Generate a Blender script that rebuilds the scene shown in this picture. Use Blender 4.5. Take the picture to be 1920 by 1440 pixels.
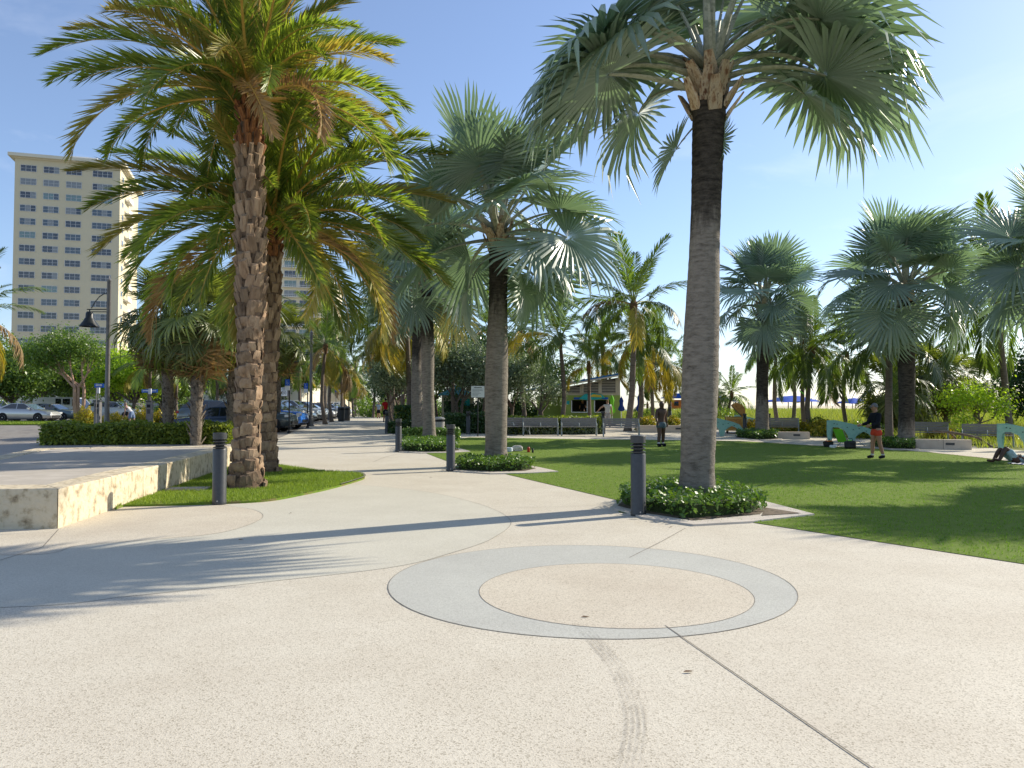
import bpy, bmesh, math, random
import numpy as np
from mathutils import Vector, Matrix, Quaternion
for o in list(bpy.data.objects): bpy.data.objects.remove(o)
S = bpy.context.scene
C = S.collection
R = math.radians
# ------------------------------------------------------------------ camera
F = 1442.0                      # focal length in photograph pixels (1920 wide)
HC = 1.6                        # eye height
PITCH = math.atan(47 / F)
cd = bpy.data.cameras.new('camera'); cam = bpy.data.objects.new('camera', cd); C.objects.link(cam)
cd.sensor_fit = 'HORIZONTAL'; cd.sensor_width = 36; cd.lens = 36 * F / 1920
cd.clip_start = 0.05; cd.clip_end = 6000
cam.location = (0, 0, HC); cam.rotation_euler = (math.pi / 2 + PITCH, 0, 0)
S.camera = cam
# ------------------------------------------------------------------ sky and sun
SUN_EL, SUN_AZ = R(31), R(61)   # azimuth measured from +Y towards +X
w = bpy.data.worlds.new('World'); S.world = w; w.use_nodes = True
nt = w.node_tree; N = nt.nodes; L = nt.links
bg = N['Background']; bg.inputs['Strength'].default_value = 0.132
sky = N.new('ShaderNodeTexSky'); sky.sky_type = 'NISHITA'; sky.sun_disc = False
sky.sun_elevation = SUN_EL; sky.sun_rotation = SUN_AZ
sky.air_density = 1.0; sky.dust_density = 0.55; sky.ozone_density = 3.6
tc = N.new('ShaderNodeTexCoord')
mp = N.new('ShaderNodeMapping'); mp.inputs['Scale'].default_value = (1.0, 1.0, 3.2); mp.inputs['Location'].default_value = (2.3, 1.1, 0.7)
L.new(tc.outputs['Generated'], mp.inputs['Vector'])
nz = N.new('ShaderNodeTexNoise'); nz.inputs['Scale'].default_value = 1.9; nz.inputs['Detail'].default_value = 7; nz.inputs['Roughness'].default_value = 0.6; nz.inputs['Distortion'].default_value = 0.4
L.new(mp.outputs['Vector'], nz.inputs['Vector'])
cr = N.new('ShaderNodeValToRGB'); cr.color_ramp.elements[0].position = 0.50; cr.color_ramp.elements[0].color = (0.055, 0.055, 0.055, 1)
cr.color_ramp.elements[1].position = 0.80; cr.color_ramp.elements[1].color = (0.42, 0.42, 0.42, 1)
L.new(nz.outputs['Fac'], cr.inputs['Fac'])
mx = N.new('ShaderNodeMix'); mx.data_type = 'RGBA'
L.new(cr.outputs['Color'], mx.inputs['Factor']); L.new(sky.outputs['Color'], mx.inputs['A']); mx.inputs['B'].default_value = (7.6, 7.9, 8.3, 1)
tn = N.new('ShaderNodeMix'); tn.data_type = 'RGBA'; tn.blend_type = 'MULTIPLY'; tn.inputs['Factor'].default_value = 1; tn.inputs['B'].default_value = (0.98, 0.98, 1.03, 1)
L.new(mx.outputs['Result'], tn.inputs['A']); L.new(tn.outputs['Result'], bg.inputs['Color'])
sd = bpy.data.lights.new('sun', 'SUN'); sd.energy = 4.8; sd.angle = R(0.53); sd.color = (1.0, 0.915, 0.77)
sun = bpy.data.objects.new('sun', sd); C.objects.link(sun)
sdir = Vector((math.cos(SUN_EL) * math.sin(SUN_AZ), math.cos(SUN_EL) * math.cos(SUN_AZ), math.sin(SUN_EL)))
sun.rotation_euler = sdir.to_track_quat('Z', 'Y').to_euler(); sun.location = (30, 20, 40)
vs = S.view_settings; vs.view_transform = 'Standard'; vs.look = 'None'; vs.gamma = 1; vs.use_curve_mapping = False
vs.exposure = 0.47
# ------------------------------------------------------------------ pixel -> place
def smooth(a, b, x):
    t = min(1, max(0, (x - a) / (b - a))); return t * t * (3 - 2 * t)
KN = [22 + 2 * i for i in range(20)]
KV = [0.6 * smooth(22, 60, k) for k in KN]
def gz(y):                       # the plaza climbs gently away from the camera
    if y <= KN[0]: return 0.0
    if y >= KN[-1]: return KV[-1]
    i = int((y - KN[0]) // 2); t = (y - KN[i]) / 2.0
    return KV[i] * (1 - t) + KV[i + 1] * t
def ray(u, v):
    x, y, z = (u - 960) / F, 1.0, (720 - v) / F
    c, s = math.cos(PITCH), math.sin(PITCH)
    return Vector((x, y * c - z * s, y * s + z * c))
def at(u, v, Y):
    d = ray(u, v); return Vector((0, 0, HC)) + d * (Y / d.y)
def gnd(u, v):
    d = ray(u, v); y = 10.0
    for _ in range(60):
        y2 = (HC - gz(y)) / max(1e-4, -d.z) * d.y
        y = 0.5 * y + 0.5 * y2
    return Vector((d.x / d.y * y, y, gz(y)))
def on(u, Y):                    # ground point under picture column u at depth Y
    return Vector(((u - 960) / F * Y, Y, gz(Y)))
# ------------------------------------------------------------------ scene helpers
def tag(o, label=None, cat=None, group=None, kind=None):
    if label: o['label'] = label
    if cat: o['category'] = cat
    if group: o['group'] = group
    if kind: o['kind'] = kind
    return o
def thing(name, label, cat, loc=(0, 0, 0), rz=0, group=None):
    o = bpy.data.objects.new(name, None); C.objects.link(o); o.empty_display_size = 0.2
    o.location = loc; o.rotation_euler = (0, 0, rz)
    return tag(o, label, cat, group)
def link(name, me, parent=None, mat=None, M=None):
    o = bpy.data.objects.new(name, me); C.objects.link(o)
    if parent: o.parent = parent
    if M is not None: o.matrix_local = M
    if mat is not None and isinstance(me, bpy.types.Mesh):
        if not me.materials: me.materials.append(mat)
        elif me.materials[0] != mat:
            o.material_slots[0].link = 'OBJECT'; o.material_slots[0].material = mat
    return o
class MB:
    def __init__(s): s.v = []; s.f = []; s.m = []
    def add(s, vs, fs, mi=0):
        b = len(s.v); s.v += [tuple(p) for p in vs]; s.f += [tuple(i + b for i in f) for f in fs]; s.m += [mi] * len(fs); return s
    def box(s, c, d, rz=0, mi=0, tap=1.0, M=None):
        x, y, z = d[0] / 2, d[1] / 2, d[2] / 2; q = []
        for k in (-1, 1):
            t = tap if k > 0 else 1
            for a, b in ((-1, -1), (1, -1), (1, 1), (-1, 1)):
                px, py = a * x * t, b * y * t
                p = Vector((px * math.cos(rz) - py * math.sin(rz), px * math.sin(rz) + py * math.cos(rz), k * z)) + Vector(c)
                q.append(M @ p if M else p)
        return s.add(q, [(3, 2, 1, 0), (4, 5, 6, 7), (0, 1, 5, 4), (1, 2, 6, 5), (2, 3, 7, 6), (3, 0, 4, 7)], mi)
    def tube(s, path, rad, n=8, mi=0, cap=True, flat=1.0):
        path = [Vector(p) for p in path]; b = len(s.v); prev = None
        if not hasattr(rad, '__len__'): rad = [rad] * len(path)
        for i, p in enumerate(path):
            t = (path[min(i + 1, len(path) - 1)] - path[max(i - 1, 0)]).normalized()
            if prev is None:
                a = t.cross(Vector((0, 0, 1)))
                if a.length < 0.1: a = t.cross(Vector((0, 1, 0)))
                a.normalize()
            else:
                a = (prev - t * prev.dot(t)).normalized()
            prev = a; c = t.cross(a)
            for k in range(n):
                an = 2 * math.pi * k / n
                s.v.append(tuple(p + (a * math.cos(an) + c * math.sin(an) * flat) * rad[i]))
        for i in range(len(path) - 1):
            for k in range(n):
                k2 = (k + 1) % n
                s.f.append((b + i * n + k, b + i * n + k2, b + (i + 1) * n + k2, b + (i + 1) * n + k)); s.m.append(mi)
        if cap:
            s.f.append(tuple(b + k for k in range(n))[::-1]); s.m.append(mi)
            e = b + (len(path) - 1) * n; s.f.append(tuple(e + k for k in range(n))); s.m.append(mi)
        return s
    def lathe(s, prof, n=16, c=(0, 0, 0), mi=0, cap=True):
        b = len(s.v)
        for r, z in prof:
            for k in range(n):
                an = 2 * math.pi * k / n; s.v.append((c[0] + r * math.cos(an), c[1] + r * math.sin(an), c[2] + z))
        for i in range(len(prof) - 1):
            for k in range(n):
                k2 = (k + 1) % n
                s.f.append((b + i * n + k, b + i * n + k2, b + (i + 1) * n + k2, b + (i + 1) * n + k)); s.m.append(mi)
        if cap:
            s.f.append(tuple(b + k for k in range(n))[::-1]); s.m.append(mi)
            e = b + (len(prof) - 1) * n; s.f.append(tuple(e + k for k in range(n))); s.m.append(mi)
        return s
    def prism(s, poly, z0, z1, mi=0):    # poly: list of (x, y), counter-clockwise
        n = len(poly)
        return s.add([(x, y, z0) for x, y in poly] + [(x, y, z1) for x, y in poly],
                     [tuple(range(n))[::-1], tuple(range(n, 2 * n))] + [(i, (i + 1) % n, n + (i + 1) % n, n + i) for i in range(n)], mi)
    def plate(s, poly, y0, y1, mi=0):    # poly in (x, z), extruded along y
        n = len(poly)
        return s.add([(x, y0, z) for x, z in poly] + [(x, y1, z) for x, z in poly],
                     [tuple(range(n)), tuple(range(n, 2 * n))[::-1]] + [(i, n + i, n + (i + 1) % n, (i + 1) % n) for i in range(n)], mi)
    def mesh(s, name, mats, smooth_ang=None):
        me = bpy.data.meshes.new(name); me.from_pydata(s.v, [], s.f)
        if not isinstance(mats, (list, tuple)): mats = [mats]
        for m in mats: me.materials.append(m)
        if len(mats) > 1: me.polygons.foreach_set('material_index', s.m)
        if smooth_ang:
            me.polygons.foreach_set('use_smooth', [True] * len(me.polygons)); me.set_sharp_from_angle(angle=R(smooth_ang))
        me.update(); return me
    def build(s, name, mats, parent=None, smooth_ang=None, M=None):
        return link(name, s.mesh(name, mats, smooth_ang), parent, None, M)
def np_mesh(name, V, k, mats):           # V: (n*k, 3), faces of k corners, all separate
    n = len(V) // k; me = bpy.data.meshes.new(name)
    me.vertices.add(len(V)); me.vertices.foreach_set('co', np.asarray(V, dtype=np.float32).ravel())
    me.loops.add(len(V)); me.loops.foreach_set('vertex_index', np.arange(len(V), dtype=np.int32))
    me.polygons.add(n); me.polygons.foreach_set('loop_start', np.arange(0, len(V), k, dtype=np.int32))
    me.update(calc_edges=True)
    for m in (mats if isinstance(mats, (list, tuple)) else [mats]): me.materials.append(m)
    return me
def rand_unit(rng, n):
    v = rng.normal(size=(n, 3)); return v / (np.linalg.norm(v, axis=1, keepdims=True) + 1e-9)
def leaves_np(P, size, rng, out=None, bias=0.0, aspect=0.5, jitter=0.35):
    n = len(P); nrm = rand_unit(rng, n)
    if out is not None: nrm = nrm + bias * out; nrm /= np.linalg.norm(nrm, axis=1, keepdims=True) + 1e-9
    u = np.cross(nrm, rand_unit(rng, n)); u /= np.linalg.norm(u, axis=1, keepdims=True) + 1e-9
    s = np.cross(nrm, u); L_ = size * (1 + jitter * rng.uniform(-1, 1, n))[:, None]
    W = L_ * aspect * 0.5; fold = nrm * L_ * 0.08
    V = np.empty((n, 4, 3)); V[:, 0] = P - u * L_ * .5; V[:, 1] = P + s * W + fold + u * L_ * .08; V[:, 2] = P + u * L_ * .5; V[:, 3] = P - s * W + fold + u * L_ * .08
    return V.reshape(-1, 3)
def inpoly(P, poly):
    x, y = P[:, 0], P[:, 1]; c = np.zeros(len(P), bool); n = len(poly); j = n - 1
    for i in range(n):
        xi, yi, xj, yj = poly[i][0], poly[i][1], poly[j][0], poly[j][1]
        c ^= ((yi > y) != (yj > y)) & (x < (xj - xi) * (y - yi) / (yj - yi + 1e-12) + xi); j = i
    return c
def gz_np(y): return np.interp(y, KN, KV)
def curve(pts, n=10, closed=False):      # Catmull-Rom through 2D points
    pts = [Vector((p[0], p[1])) for p in pts]; out = []; m = len(pts)
    for i in range(m if closed else m - 1):
        if closed: a, b, c, d = pts[i - 1], pts[i], pts[(i + 1) % m], pts[(i + 2) % m]
        else: a, b, c, d = pts[max(i - 1, 0)], pts[i], pts[i + 1], pts[min(i + 2, m - 1)]
        for k in range(n):
            t = k / n
            out.append(0.5 * ((2 * b) + (c - a) * t + (2 * a - 5 * b + 4 * c - d) * t * t + (3 * b - a - 3 * c + d) * t ** 3))
    if not closed: out.append(pts[-1])
    return [(p.x, p.y) for p in out]
def sheet(name, poly, off, mat, parent=None, kind='structure', thick=0.0):
    bm = bmesh.new(); vs_ = [bm.verts.new((x, y, 0)) for x, y in poly]; f = bm.faces.new(vs_)
    bm.normal_update()
    if f.normal.z < 0: bmesh.ops.reverse_faces(bm, faces=[f])
    bmesh.ops.triangulate(bm, faces=bm.faces[:])
    y0, y1 = min(p[1] for p in poly), max(p[1] for p in poly)
    for k in KN:
        if y0 < k < y1: bmesh.ops.bisect_plane(bm, geom=bm.verts[:] + bm.edges[:] + bm.faces[:], plane_co=(0, k, 0), plane_no=(0, 1, 0))
    if thick:
        r = bmesh.ops.extrude_face_region(bm, geom=bm.faces[:])
        for v in [g for g in r['geom'] if isinstance(g, bmesh.types.BMVert)]: v.co.z -= 0  # upper copy
        top = set(g for g in r['geom'] if isinstance(g, bmesh.types.BMVert))
        for v in bm.verts: v.co.z = gz(v.co.y) + (off if v in top else off - thick)
    else:
        for v in bm.verts: v.co.z = gz(v.co.y) + off
    bmesh.ops.recalc_face_normals(bm, faces=bm.faces[:]) if thick else None
    me = bpy.data.meshes.new(name); bm.to_mesh(me); bm.free(); me.materials.append(mat)
    o = link(name, me, parent)
    if kind and parent is None: o['kind'] = kind
    return o
def strip(name, pts, wd, off, mat, parent=None):     # narrow ribbon on the ground
    P = [Vector((p[0], p[1])) for p in pts]; m = MB(); n = len(P); vs_ = []
    for i, p in enumerate(P):
        t = (P[min(i + 1, n - 1)] - P[max(i - 1, 0)]).normalized(); s = Vector((-t.y, t.x)) * wd / 2
        for q in (p + s, p - s): vs_.append((q.x, q.y, gz(q.y) + off))
    m.add(vs_, [(2 * i, 2 * i + 1, 2 * i + 3, 2 * i + 2) for i in range(n - 1)])
    return m.build(name, mat, parent)
# ------------------------------------------------------------------ materials
def new_mat(name):
    m = bpy.data.materials.new(name); m.use_nodes = True
    return m, m.node_tree.nodes, m.node_tree.links, m.node_tree.nodes['Principled BSDF']
def mat(name, cols, rough=0.7, scale=6.0, detail=4, bump=0.0, bscale=None, metal=0.0, spec=0.35, stretch=(1, 1, 1), lo=0.35, hi=0.65, coat=0.0, ov=0.0):
    m, N, L, b = new_mat(name)
    if not isinstance(cols[0], (tuple, list)): cols = [cols, tuple(c * 0.86 for c in cols)]
    tc = N.new('ShaderNodeTexCoord'); mp = N.new('ShaderNodeMapping'); mp.inputs['Scale'].default_value = stretch
    L.new(tc.outputs['Object'], mp.inputs['Vector'])
    nz = N.new('ShaderNodeTexNoise'); nz.inputs['Scale'].default_value = scale; nz.inputs['Detail'].default_value = detail; nz.inputs['Roughness'].default_value = 0.6
    L.new(mp.outputs['Vector'], nz.inputs['Vector'])
    r = N.new('ShaderNodeValToRGB'); e = r.color_ramp.elements
    while len(e) < len(cols): e.new(0.5)
    for i, c in enumerate(cols):
        e[i].position = lo + (hi - lo) * i / (len(cols) - 1); e[i].color = (c[0], c[1], c[2], 1)
    L.new(nz.outputs['Fac'], r.inputs['Fac'])
    if ov:
        oi = N.new('ShaderNodeObjectInfo'); mr = N.new('ShaderNodeMapRange'); mr.inputs['To Min'].default_value = 1 - ov; mr.inputs['To Max'].default_value = 1 + ov; sc = N.new('ShaderNodeVectorMath'); sc.operation = 'SCALE'
        L.new(oi.outputs['Random'], mr.inputs['Value']); L.new(r.outputs['Color'], sc.inputs[0]); L.new(mr.outputs['Result'], sc.inputs['Scale']); L.new(sc.outputs['Vector'], b.inputs['Base Color'])
        va = N.new('ShaderNodeVectorMath'); va.operation = 'ADD'; vm = N.new('ShaderNodeVectorMath'); vm.operation = 'SCALE'; vm.inputs[0].default_value = (17, 23, 31); L.new(oi.outputs['Random'], vm.inputs['Scale']); L.new(mp.outputs['Vector'], va.inputs[0]); L.new(vm.outputs['Vector'], va.inputs[1]); L.new(va.outputs['Vector'], nz.inputs['Vector'])
    else: L.new(r.outputs['Color'], b.inputs['Base Color'])
    b.inputs['Roughness'].default_value = rough; b.inputs['Metallic'].default_value = metal; b.inputs['Specular IOR Level'].default_value = spec
    b.inputs['Coat Weight'].default_value = coat; b.inputs['Coat Roughness'].default_value = 0.05
    if bump:
        n2 = N.new('ShaderNodeTexNoise'); n2.inputs['Scale'].default_value = bscale or scale * 4; n2.inputs['Detail'].default_value = 3
        L.new(mp.outputs['Vector'], n2.inputs['Vector'])
        bp = N.new('ShaderNodeBump'); bp.inputs['Strength'].default_value = bump; bp.inputs['Distance'].default_value = 0.02
        L.new(n2.outputs['Fac'], bp.inputs['Height']); L.new(bp.outputs['Normal'], b.inputs['Normal'])
    return m
def leafmat(name, c1, c2, trans=0.3, rough=0.45, spec=0.35, objvar=0.35, tcol=None):
    m, N, L, b = new_mat(name)
    g = N.new('ShaderNodeNewGeometry'); oi = N.new('ShaderNodeObjectInfo')
    mxc = N.new('ShaderNodeMix'); mxc.data_type = 'RGBA'; mxc.inputs['A'].default_value = (*c1, 1); mxc.inputs['B'].default_value = (*c2, 1)
    L.new(g.outputs['Random Per Island'], mxc.inputs['Factor'])
    mr = N.new('ShaderNodeMapRange'); mr.inputs['To Min'].default_value = 1 - objvar; mr.inputs['To Max'].default_value = 1 + objvar
    L.new(oi.outputs['Random'], mr.inputs['Value'])
    sc = N.new('ShaderNodeVectorMath'); sc.operation = 'SCALE'
    L.new(mxc.outputs['Result'], sc.inputs[0]); L.new(mr.outputs['Result'], sc.inputs['Scale'])
    L.new(sc.outputs['Vector'], b.inputs['Base Color'])
    b.inputs['Roughness'].default_value = rough; b.inputs['Specular IOR Level'].default_value = spec
    tr = N.new('ShaderNodeBsdfTranslucent'); tm = N.new('ShaderNodeMix'); tm.data_type = 'RGBA'; tm.blend_type = 'MULTIPLY'; tm.inputs['Factor'].default_value = 1
    L.new(sc.outputs['Vector'], tm.inputs['A']); tm.inputs['B'].default_value = (*(tcol or (1.9, 2.0, 0.7)), 1)
    L.new(tm.outputs['Result'], tr.inputs['Color'])
    ms = N.new('ShaderNodeMixShader'); ms.inputs['Fac'].default_value = trans
    L.new(b.outputs['BSDF'], ms.inputs[1]); L.new(tr.outputs['BSDF'], ms.inputs[2]); L.new(ms.outputs['Shader'], N['Material Output'].inputs['Surface'])
    return m
def paving(name, base, warm, dark, stones):
    m, N, L, b = new_mat(name)
    tc = N.new('ShaderNodeTexCoord')
    n1 = N.new('ShaderNodeTexNoise'); n1.inputs['Scale'].default_value = 0.8; n1.inputs['Detail'].default_value = 6; n1.inputs['Roughness'].default_value = 0.65
    L.new(tc.outputs['Object'], n1.inputs['Vector'])
    r1 = N.new('ShaderNodeValToRGB'); r1.color_ramp.elements[0].position = .36; r1.color_ramp.elements[0].color = (*base, 1); r1.color_ramp.elements[1].position = .68; r1.color_ramp.elements[1].color = (*warm, 1)
    L.new(n1.outputs['Fac'], r1.inputs['Fac'])
    vo = N.new('ShaderNodeTexVoronoi'); vo.inputs['Scale'].default_value = 125; vo.inputs['Randomness'].default_value = 1.0
    L.new(tc.outputs['Object'], vo.inputs['Vector'])
    sp = N.new('ShaderNodeSeparateColor'); L.new(vo.outputs['Color'], sp.inputs['Color'])
    r2 = N.new('ShaderNodeValToRGB'); e = r2.color_ramp.elements
    e[0].position = 0; e[0].color = (1 - stones, 1 - stones * 1.05, 1 - stones * 1.15, 1); e[1].position = .22; e[1].color = (.92, .91, .9, 1)
    x = e.new(.6); x.color = (1, 1, 1, 1); x = e.new(1); x.color = (1.1, 1.09, 1.08, 1)
    L.new(sp.outputs['Red'], r2.inputs['Fac'])
    mu = N.new('ShaderNodeMix'); mu.data_type = 'RGBA'; mu.blend_type = 'MULTIPLY'; mu.inputs['Factor'].default_value = 1
    L.new(r1.outputs['Color'], mu.inputs['A']); L.new(r2.outputs['Color'], mu.inputs['B'])
    n3 = N.new('ShaderNodeTexNoise'); n3.inputs['Scale'].default_value = 2.3; n3.inputs['Detail'].default_value = 8; n3.inputs['Roughness'].default_value = 0.75
    L.new(tc.outputs['Object'], n3.inputs['Vector'])
    r3 = N.new('ShaderNodeValToRGB'); r3.color_ramp.elements[0].position = .60; r3.color_ramp.elements[0].color = (0, 0, 0, 1); r3.color_ramp.elements[1].position = .74; r3.color_ramp.elements[1].color = (.38, .38, .38, 1)
    L.new(n3.outputs['Fac'], r3.inputs['Fac'])
    m2 = N.new('ShaderNodeMix'); m2.data_type = 'RGBA'; L.new(r3.outputs['Color'], m2.inputs['Factor']); L.new(mu.outputs['Result'], m2.inputs['A']); m2.inputs['B'].default_value = (*dark, 1)
    L.new(m2.outputs['Result'], b.inputs['Base Color']); b.inputs['Roughness'].default_value = .82; b.inputs['Specular IOR Level'].default_value = .25
    bp = N.new('ShaderNodeBump'); bp.inputs['Strength'].default_value = .25; bp.inputs['Distance'].default_value = .004
    L.new(vo.outputs['Distance'], bp.inputs['Height']); L.new(bp.outputs['Normal'], b.inputs['Normal'])
    return m
def glass(name, c, rough=0.06):
    m, N, L, b = new_mat(name); b.inputs['Base Color'].default_value = (*c, 1); b.inputs['Roughness'].default_value = rough
    b.inputs['Specular IOR Level'].default_value = 0.9; b.inputs['Coat Weight'].default_value = .5
    return m
m_pave = paving('cream_aggregate', (.60, .555, .455), (.535, .485, .39), (.43, .38, .30), .42)
m_grey = paving('grey_aggregate', (.555, .53, .44), (.505, .48, .395), (.43, .40, .33), .2)
m_ring = paving('blue_grey_aggregate', (.475, .475, .425), (.43, .428, .385), (.36, .35, .31), .2)
m_warm = paving('warm_aggregate', (.585, .53, .425), (.515, .455, .36), (.41, .35, .27), .42)
m_plat = mat('platform_concrete', [(.50, .45, .38), (.42, .375, .31), (.47, .42, .35)], .85, 1.3, 8, .15, 30)
m_stone = mat('coral_stone', [(.15, .11, .065), (.42, .34, .22), (.62, .53, .37), (.66, .57, .41), (.54, .45, .30)], .92, 6.5, 10, 1.0, 14, lo=.27, hi=.72, ov=.08)
m_joint = mat('joint', [(.16, .145, .12), (.25, .225, .19)], .9)
def scuff():
    m, N, L, b = new_mat('tyre_scuff'); b.inputs['Base Color'].default_value = (.17, .15, .13, 1); b.inputs['Roughness'].default_value = .8
    tc = N.new('ShaderNodeTexCoord'); n1 = N.new('ShaderNodeTexNoise'); n1.inputs['Scale'].default_value = 38; n1.inputs['Detail'].default_value = 4; n2 = N.new('ShaderNodeTexNoise'); n2.inputs['Scale'].default_value = 2.2; n2.inputs['Detail'].default_value = 4
    for q in (n1, n2): L.new(tc.outputs['Object'], q.inputs['Vector'])
    mu = N.new('ShaderNodeMath'); mu.operation = 'MULTIPLY'; L.new(n1.outputs['Fac'], mu.inputs[0]); L.new(n2.outputs['Fac'], mu.inputs[1])
    mr = N.new('ShaderNodeMapRange'); mr.inputs['From Min'].default_value = .16; mr.inputs['From Max'].default_value = .42; mr.inputs['To Min'].default_value = .0; mr.inputs['To Max'].default_value = .38; L.new(mu.outputs[0], mr.inputs['Value']); L.new(mr.outputs['Result'], b.inputs['Alpha']); return m
m_tyremark = scuff()
m_asph = mat('asphalt', [(.20, .185, .165), (.26, .24, .21), (.17, .155, .14)], .9, 1.2, 8, .2, 60)
m_gravel = mat('gravel', [(.30, .27, .23), (.45, .41, .36), (.22, .19, .16)], .95, 30, 4, .8, 40)
m_soil = mat('soil', [(.10, .075, .05), (.17, .13, .09), (.07, .055, .035)], .95, 8, 6, .6, 30)
m_groundsoil = mat('sandy_ground', [(.16, .15, .08), (.25, .22, .14), (.10, .12, .05)], .95, .8, 8, .4, 20)
m_turf = mat('turf', [(.115, .175, .028), (.155, .22, .038), (.135, .20, .030)], .95, 3.0, 8, .6, 140, spec=.1)
m_turfblade = leafmat('turf_blade', (0.112, 0.206, 0.025), (0.188, 0.300, 0.044), .25, .6, .2, 0)
m_isleblade = leafmat('island_grass_blade', (.14, .21, .03), (.25, .32, .06), .3, .6, .2, 0)
m_isle = mat('island_grass', [(.10, .17, .02), (.15, .23, .03), (.20, .17, .07)], .95, 2.2, 8, .6, 80, spec=.1)
m_duneg = mat('dune_ground', [(.13, .16, .035), (.22, .23, .07), (.10, .14, .03), (.28, .25, .11)], .95, .35, 8, .5, 6, spec=.1)
m_duneblade = leafmat('sea_oat_blade', (0.168, 0.228, 0.036), (0.360, 0.360, 0.108), .3, .6, .2, 0)
m_sea = mat('sea_water', [(.03, .13, .17), (.05, .17, .20)], .25, .2, 4, .3, 1, spec=.5)
m_sand = mat('beach_sand', [(.50, .43, .33), (.42, .36, .27)], .95, 2)
# foliage
m_bis = leafmat('silver_blade', (.20, .265, .20), (.28, .345, .265), .24, .36, .5, .25, (1.15, 1.4, .75))
m_bisold = leafmat('silver_blade_old', (.19, .20, .10), (.27, .25, .13), .25, .5, .4, .2, (1.4, 1.4, .7))
m_bispet = mat('silver_petiole', [(.25, .27, .19), (.36, .36, .27), (.20, .22, .15)], .5, 9)
m_boot = mat('leaf_base_tan', [(.20, .10, .05), (.42, .31, .19), (.50, .41, .28), (.13, .06, .03)], .8, 5, 6, .5, 30, stretch=(3, 3, 1), ov=.3)
m_bist = mat('grey_palm_bark', [(.07, .058, .047), (.17, .145, .118), (.225, .195, .16), (.13, .11, .09)], .92, 7, 8, .9, 22, stretch=(.5, .5, 2.2), lo=.3, hi=.72)
m_bistd = mat('dark_palm_bark', [(.016, .014, .012), (.055, .046, .038), (.10, .085, .068)], .92, 6, 8, .9, 22, stretch=(.5, .5, 2.2), lo=.3, hi=.75)
def bark_stain_shade(zc, span, seed):  # dark zone is bark stain; on the backlit palms it is painted shade
    m, N, L, b = new_mat('stain_shade_palm_bark'); tc = N.new('ShaderNodeTexCoord'); mp = N.new('ShaderNodeMapping'); mp.inputs['Scale'].default_value = (1.0, 1.0, 3.2); mp.inputs['Location'].default_value = (seed, seed * .7, 0)
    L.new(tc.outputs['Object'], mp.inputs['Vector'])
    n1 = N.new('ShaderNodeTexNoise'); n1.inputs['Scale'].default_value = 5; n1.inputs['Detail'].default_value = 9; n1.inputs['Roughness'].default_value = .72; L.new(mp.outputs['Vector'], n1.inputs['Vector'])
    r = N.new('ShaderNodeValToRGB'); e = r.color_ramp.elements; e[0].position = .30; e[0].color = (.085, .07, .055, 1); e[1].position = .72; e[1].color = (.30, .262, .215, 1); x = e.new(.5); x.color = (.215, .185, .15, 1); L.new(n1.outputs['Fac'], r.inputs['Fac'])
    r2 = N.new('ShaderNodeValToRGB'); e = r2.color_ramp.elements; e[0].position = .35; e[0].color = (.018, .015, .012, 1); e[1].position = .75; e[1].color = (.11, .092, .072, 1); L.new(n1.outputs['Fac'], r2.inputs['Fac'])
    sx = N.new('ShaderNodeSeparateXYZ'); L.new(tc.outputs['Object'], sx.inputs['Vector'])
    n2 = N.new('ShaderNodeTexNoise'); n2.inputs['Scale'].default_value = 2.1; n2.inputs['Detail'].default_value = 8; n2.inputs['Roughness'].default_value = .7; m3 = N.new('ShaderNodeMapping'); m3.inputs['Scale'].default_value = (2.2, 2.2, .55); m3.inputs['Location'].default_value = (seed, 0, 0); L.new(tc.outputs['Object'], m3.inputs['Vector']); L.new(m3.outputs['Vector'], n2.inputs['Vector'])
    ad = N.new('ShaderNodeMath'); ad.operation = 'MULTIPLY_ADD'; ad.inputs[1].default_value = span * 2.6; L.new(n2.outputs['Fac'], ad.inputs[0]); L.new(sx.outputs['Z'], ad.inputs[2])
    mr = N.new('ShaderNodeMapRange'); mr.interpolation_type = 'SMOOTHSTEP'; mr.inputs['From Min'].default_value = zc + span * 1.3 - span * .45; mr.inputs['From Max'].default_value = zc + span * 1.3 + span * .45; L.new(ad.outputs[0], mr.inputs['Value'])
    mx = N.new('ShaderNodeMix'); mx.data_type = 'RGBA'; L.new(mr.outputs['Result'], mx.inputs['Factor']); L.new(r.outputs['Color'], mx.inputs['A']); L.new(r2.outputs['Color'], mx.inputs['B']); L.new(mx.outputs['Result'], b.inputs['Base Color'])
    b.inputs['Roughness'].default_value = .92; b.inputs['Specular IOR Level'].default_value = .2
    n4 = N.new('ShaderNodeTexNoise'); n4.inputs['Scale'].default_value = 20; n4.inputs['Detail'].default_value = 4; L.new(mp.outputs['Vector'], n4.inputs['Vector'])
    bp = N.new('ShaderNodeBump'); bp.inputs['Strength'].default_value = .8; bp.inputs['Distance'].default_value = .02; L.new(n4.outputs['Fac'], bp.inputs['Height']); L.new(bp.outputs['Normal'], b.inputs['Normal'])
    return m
m_date = leafmat('date_leaflet', (.085, .14, .026), (.27, .30, .062), .40, .36, .55, .3)
m_dateo = leafmat('date_leaflet_olive', (.25, .25, .055), (.42, .34, .10), .36, .45, .4, .25, (1.5, 1.4, .6))
m_dated = leafmat('date_leaflet_dry', (.30, .19, .08), (.42, .28, .13), .25, .6, .2, .2, (1.3, 1.1, .7))
m_rach = mat('rachis_amber', [(.50, .29, .06), (.60, .38, .09)], .5)
m_rachg = mat('rachis_green', [(.16, .21, .05), (.24, .27, .07)], .5)
m_datet = mat('date_bark', [(.055, .036, .022), (.16, .105, .066), (.09, .06, .038)], .95, 8, 6, .8, 20)
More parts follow.
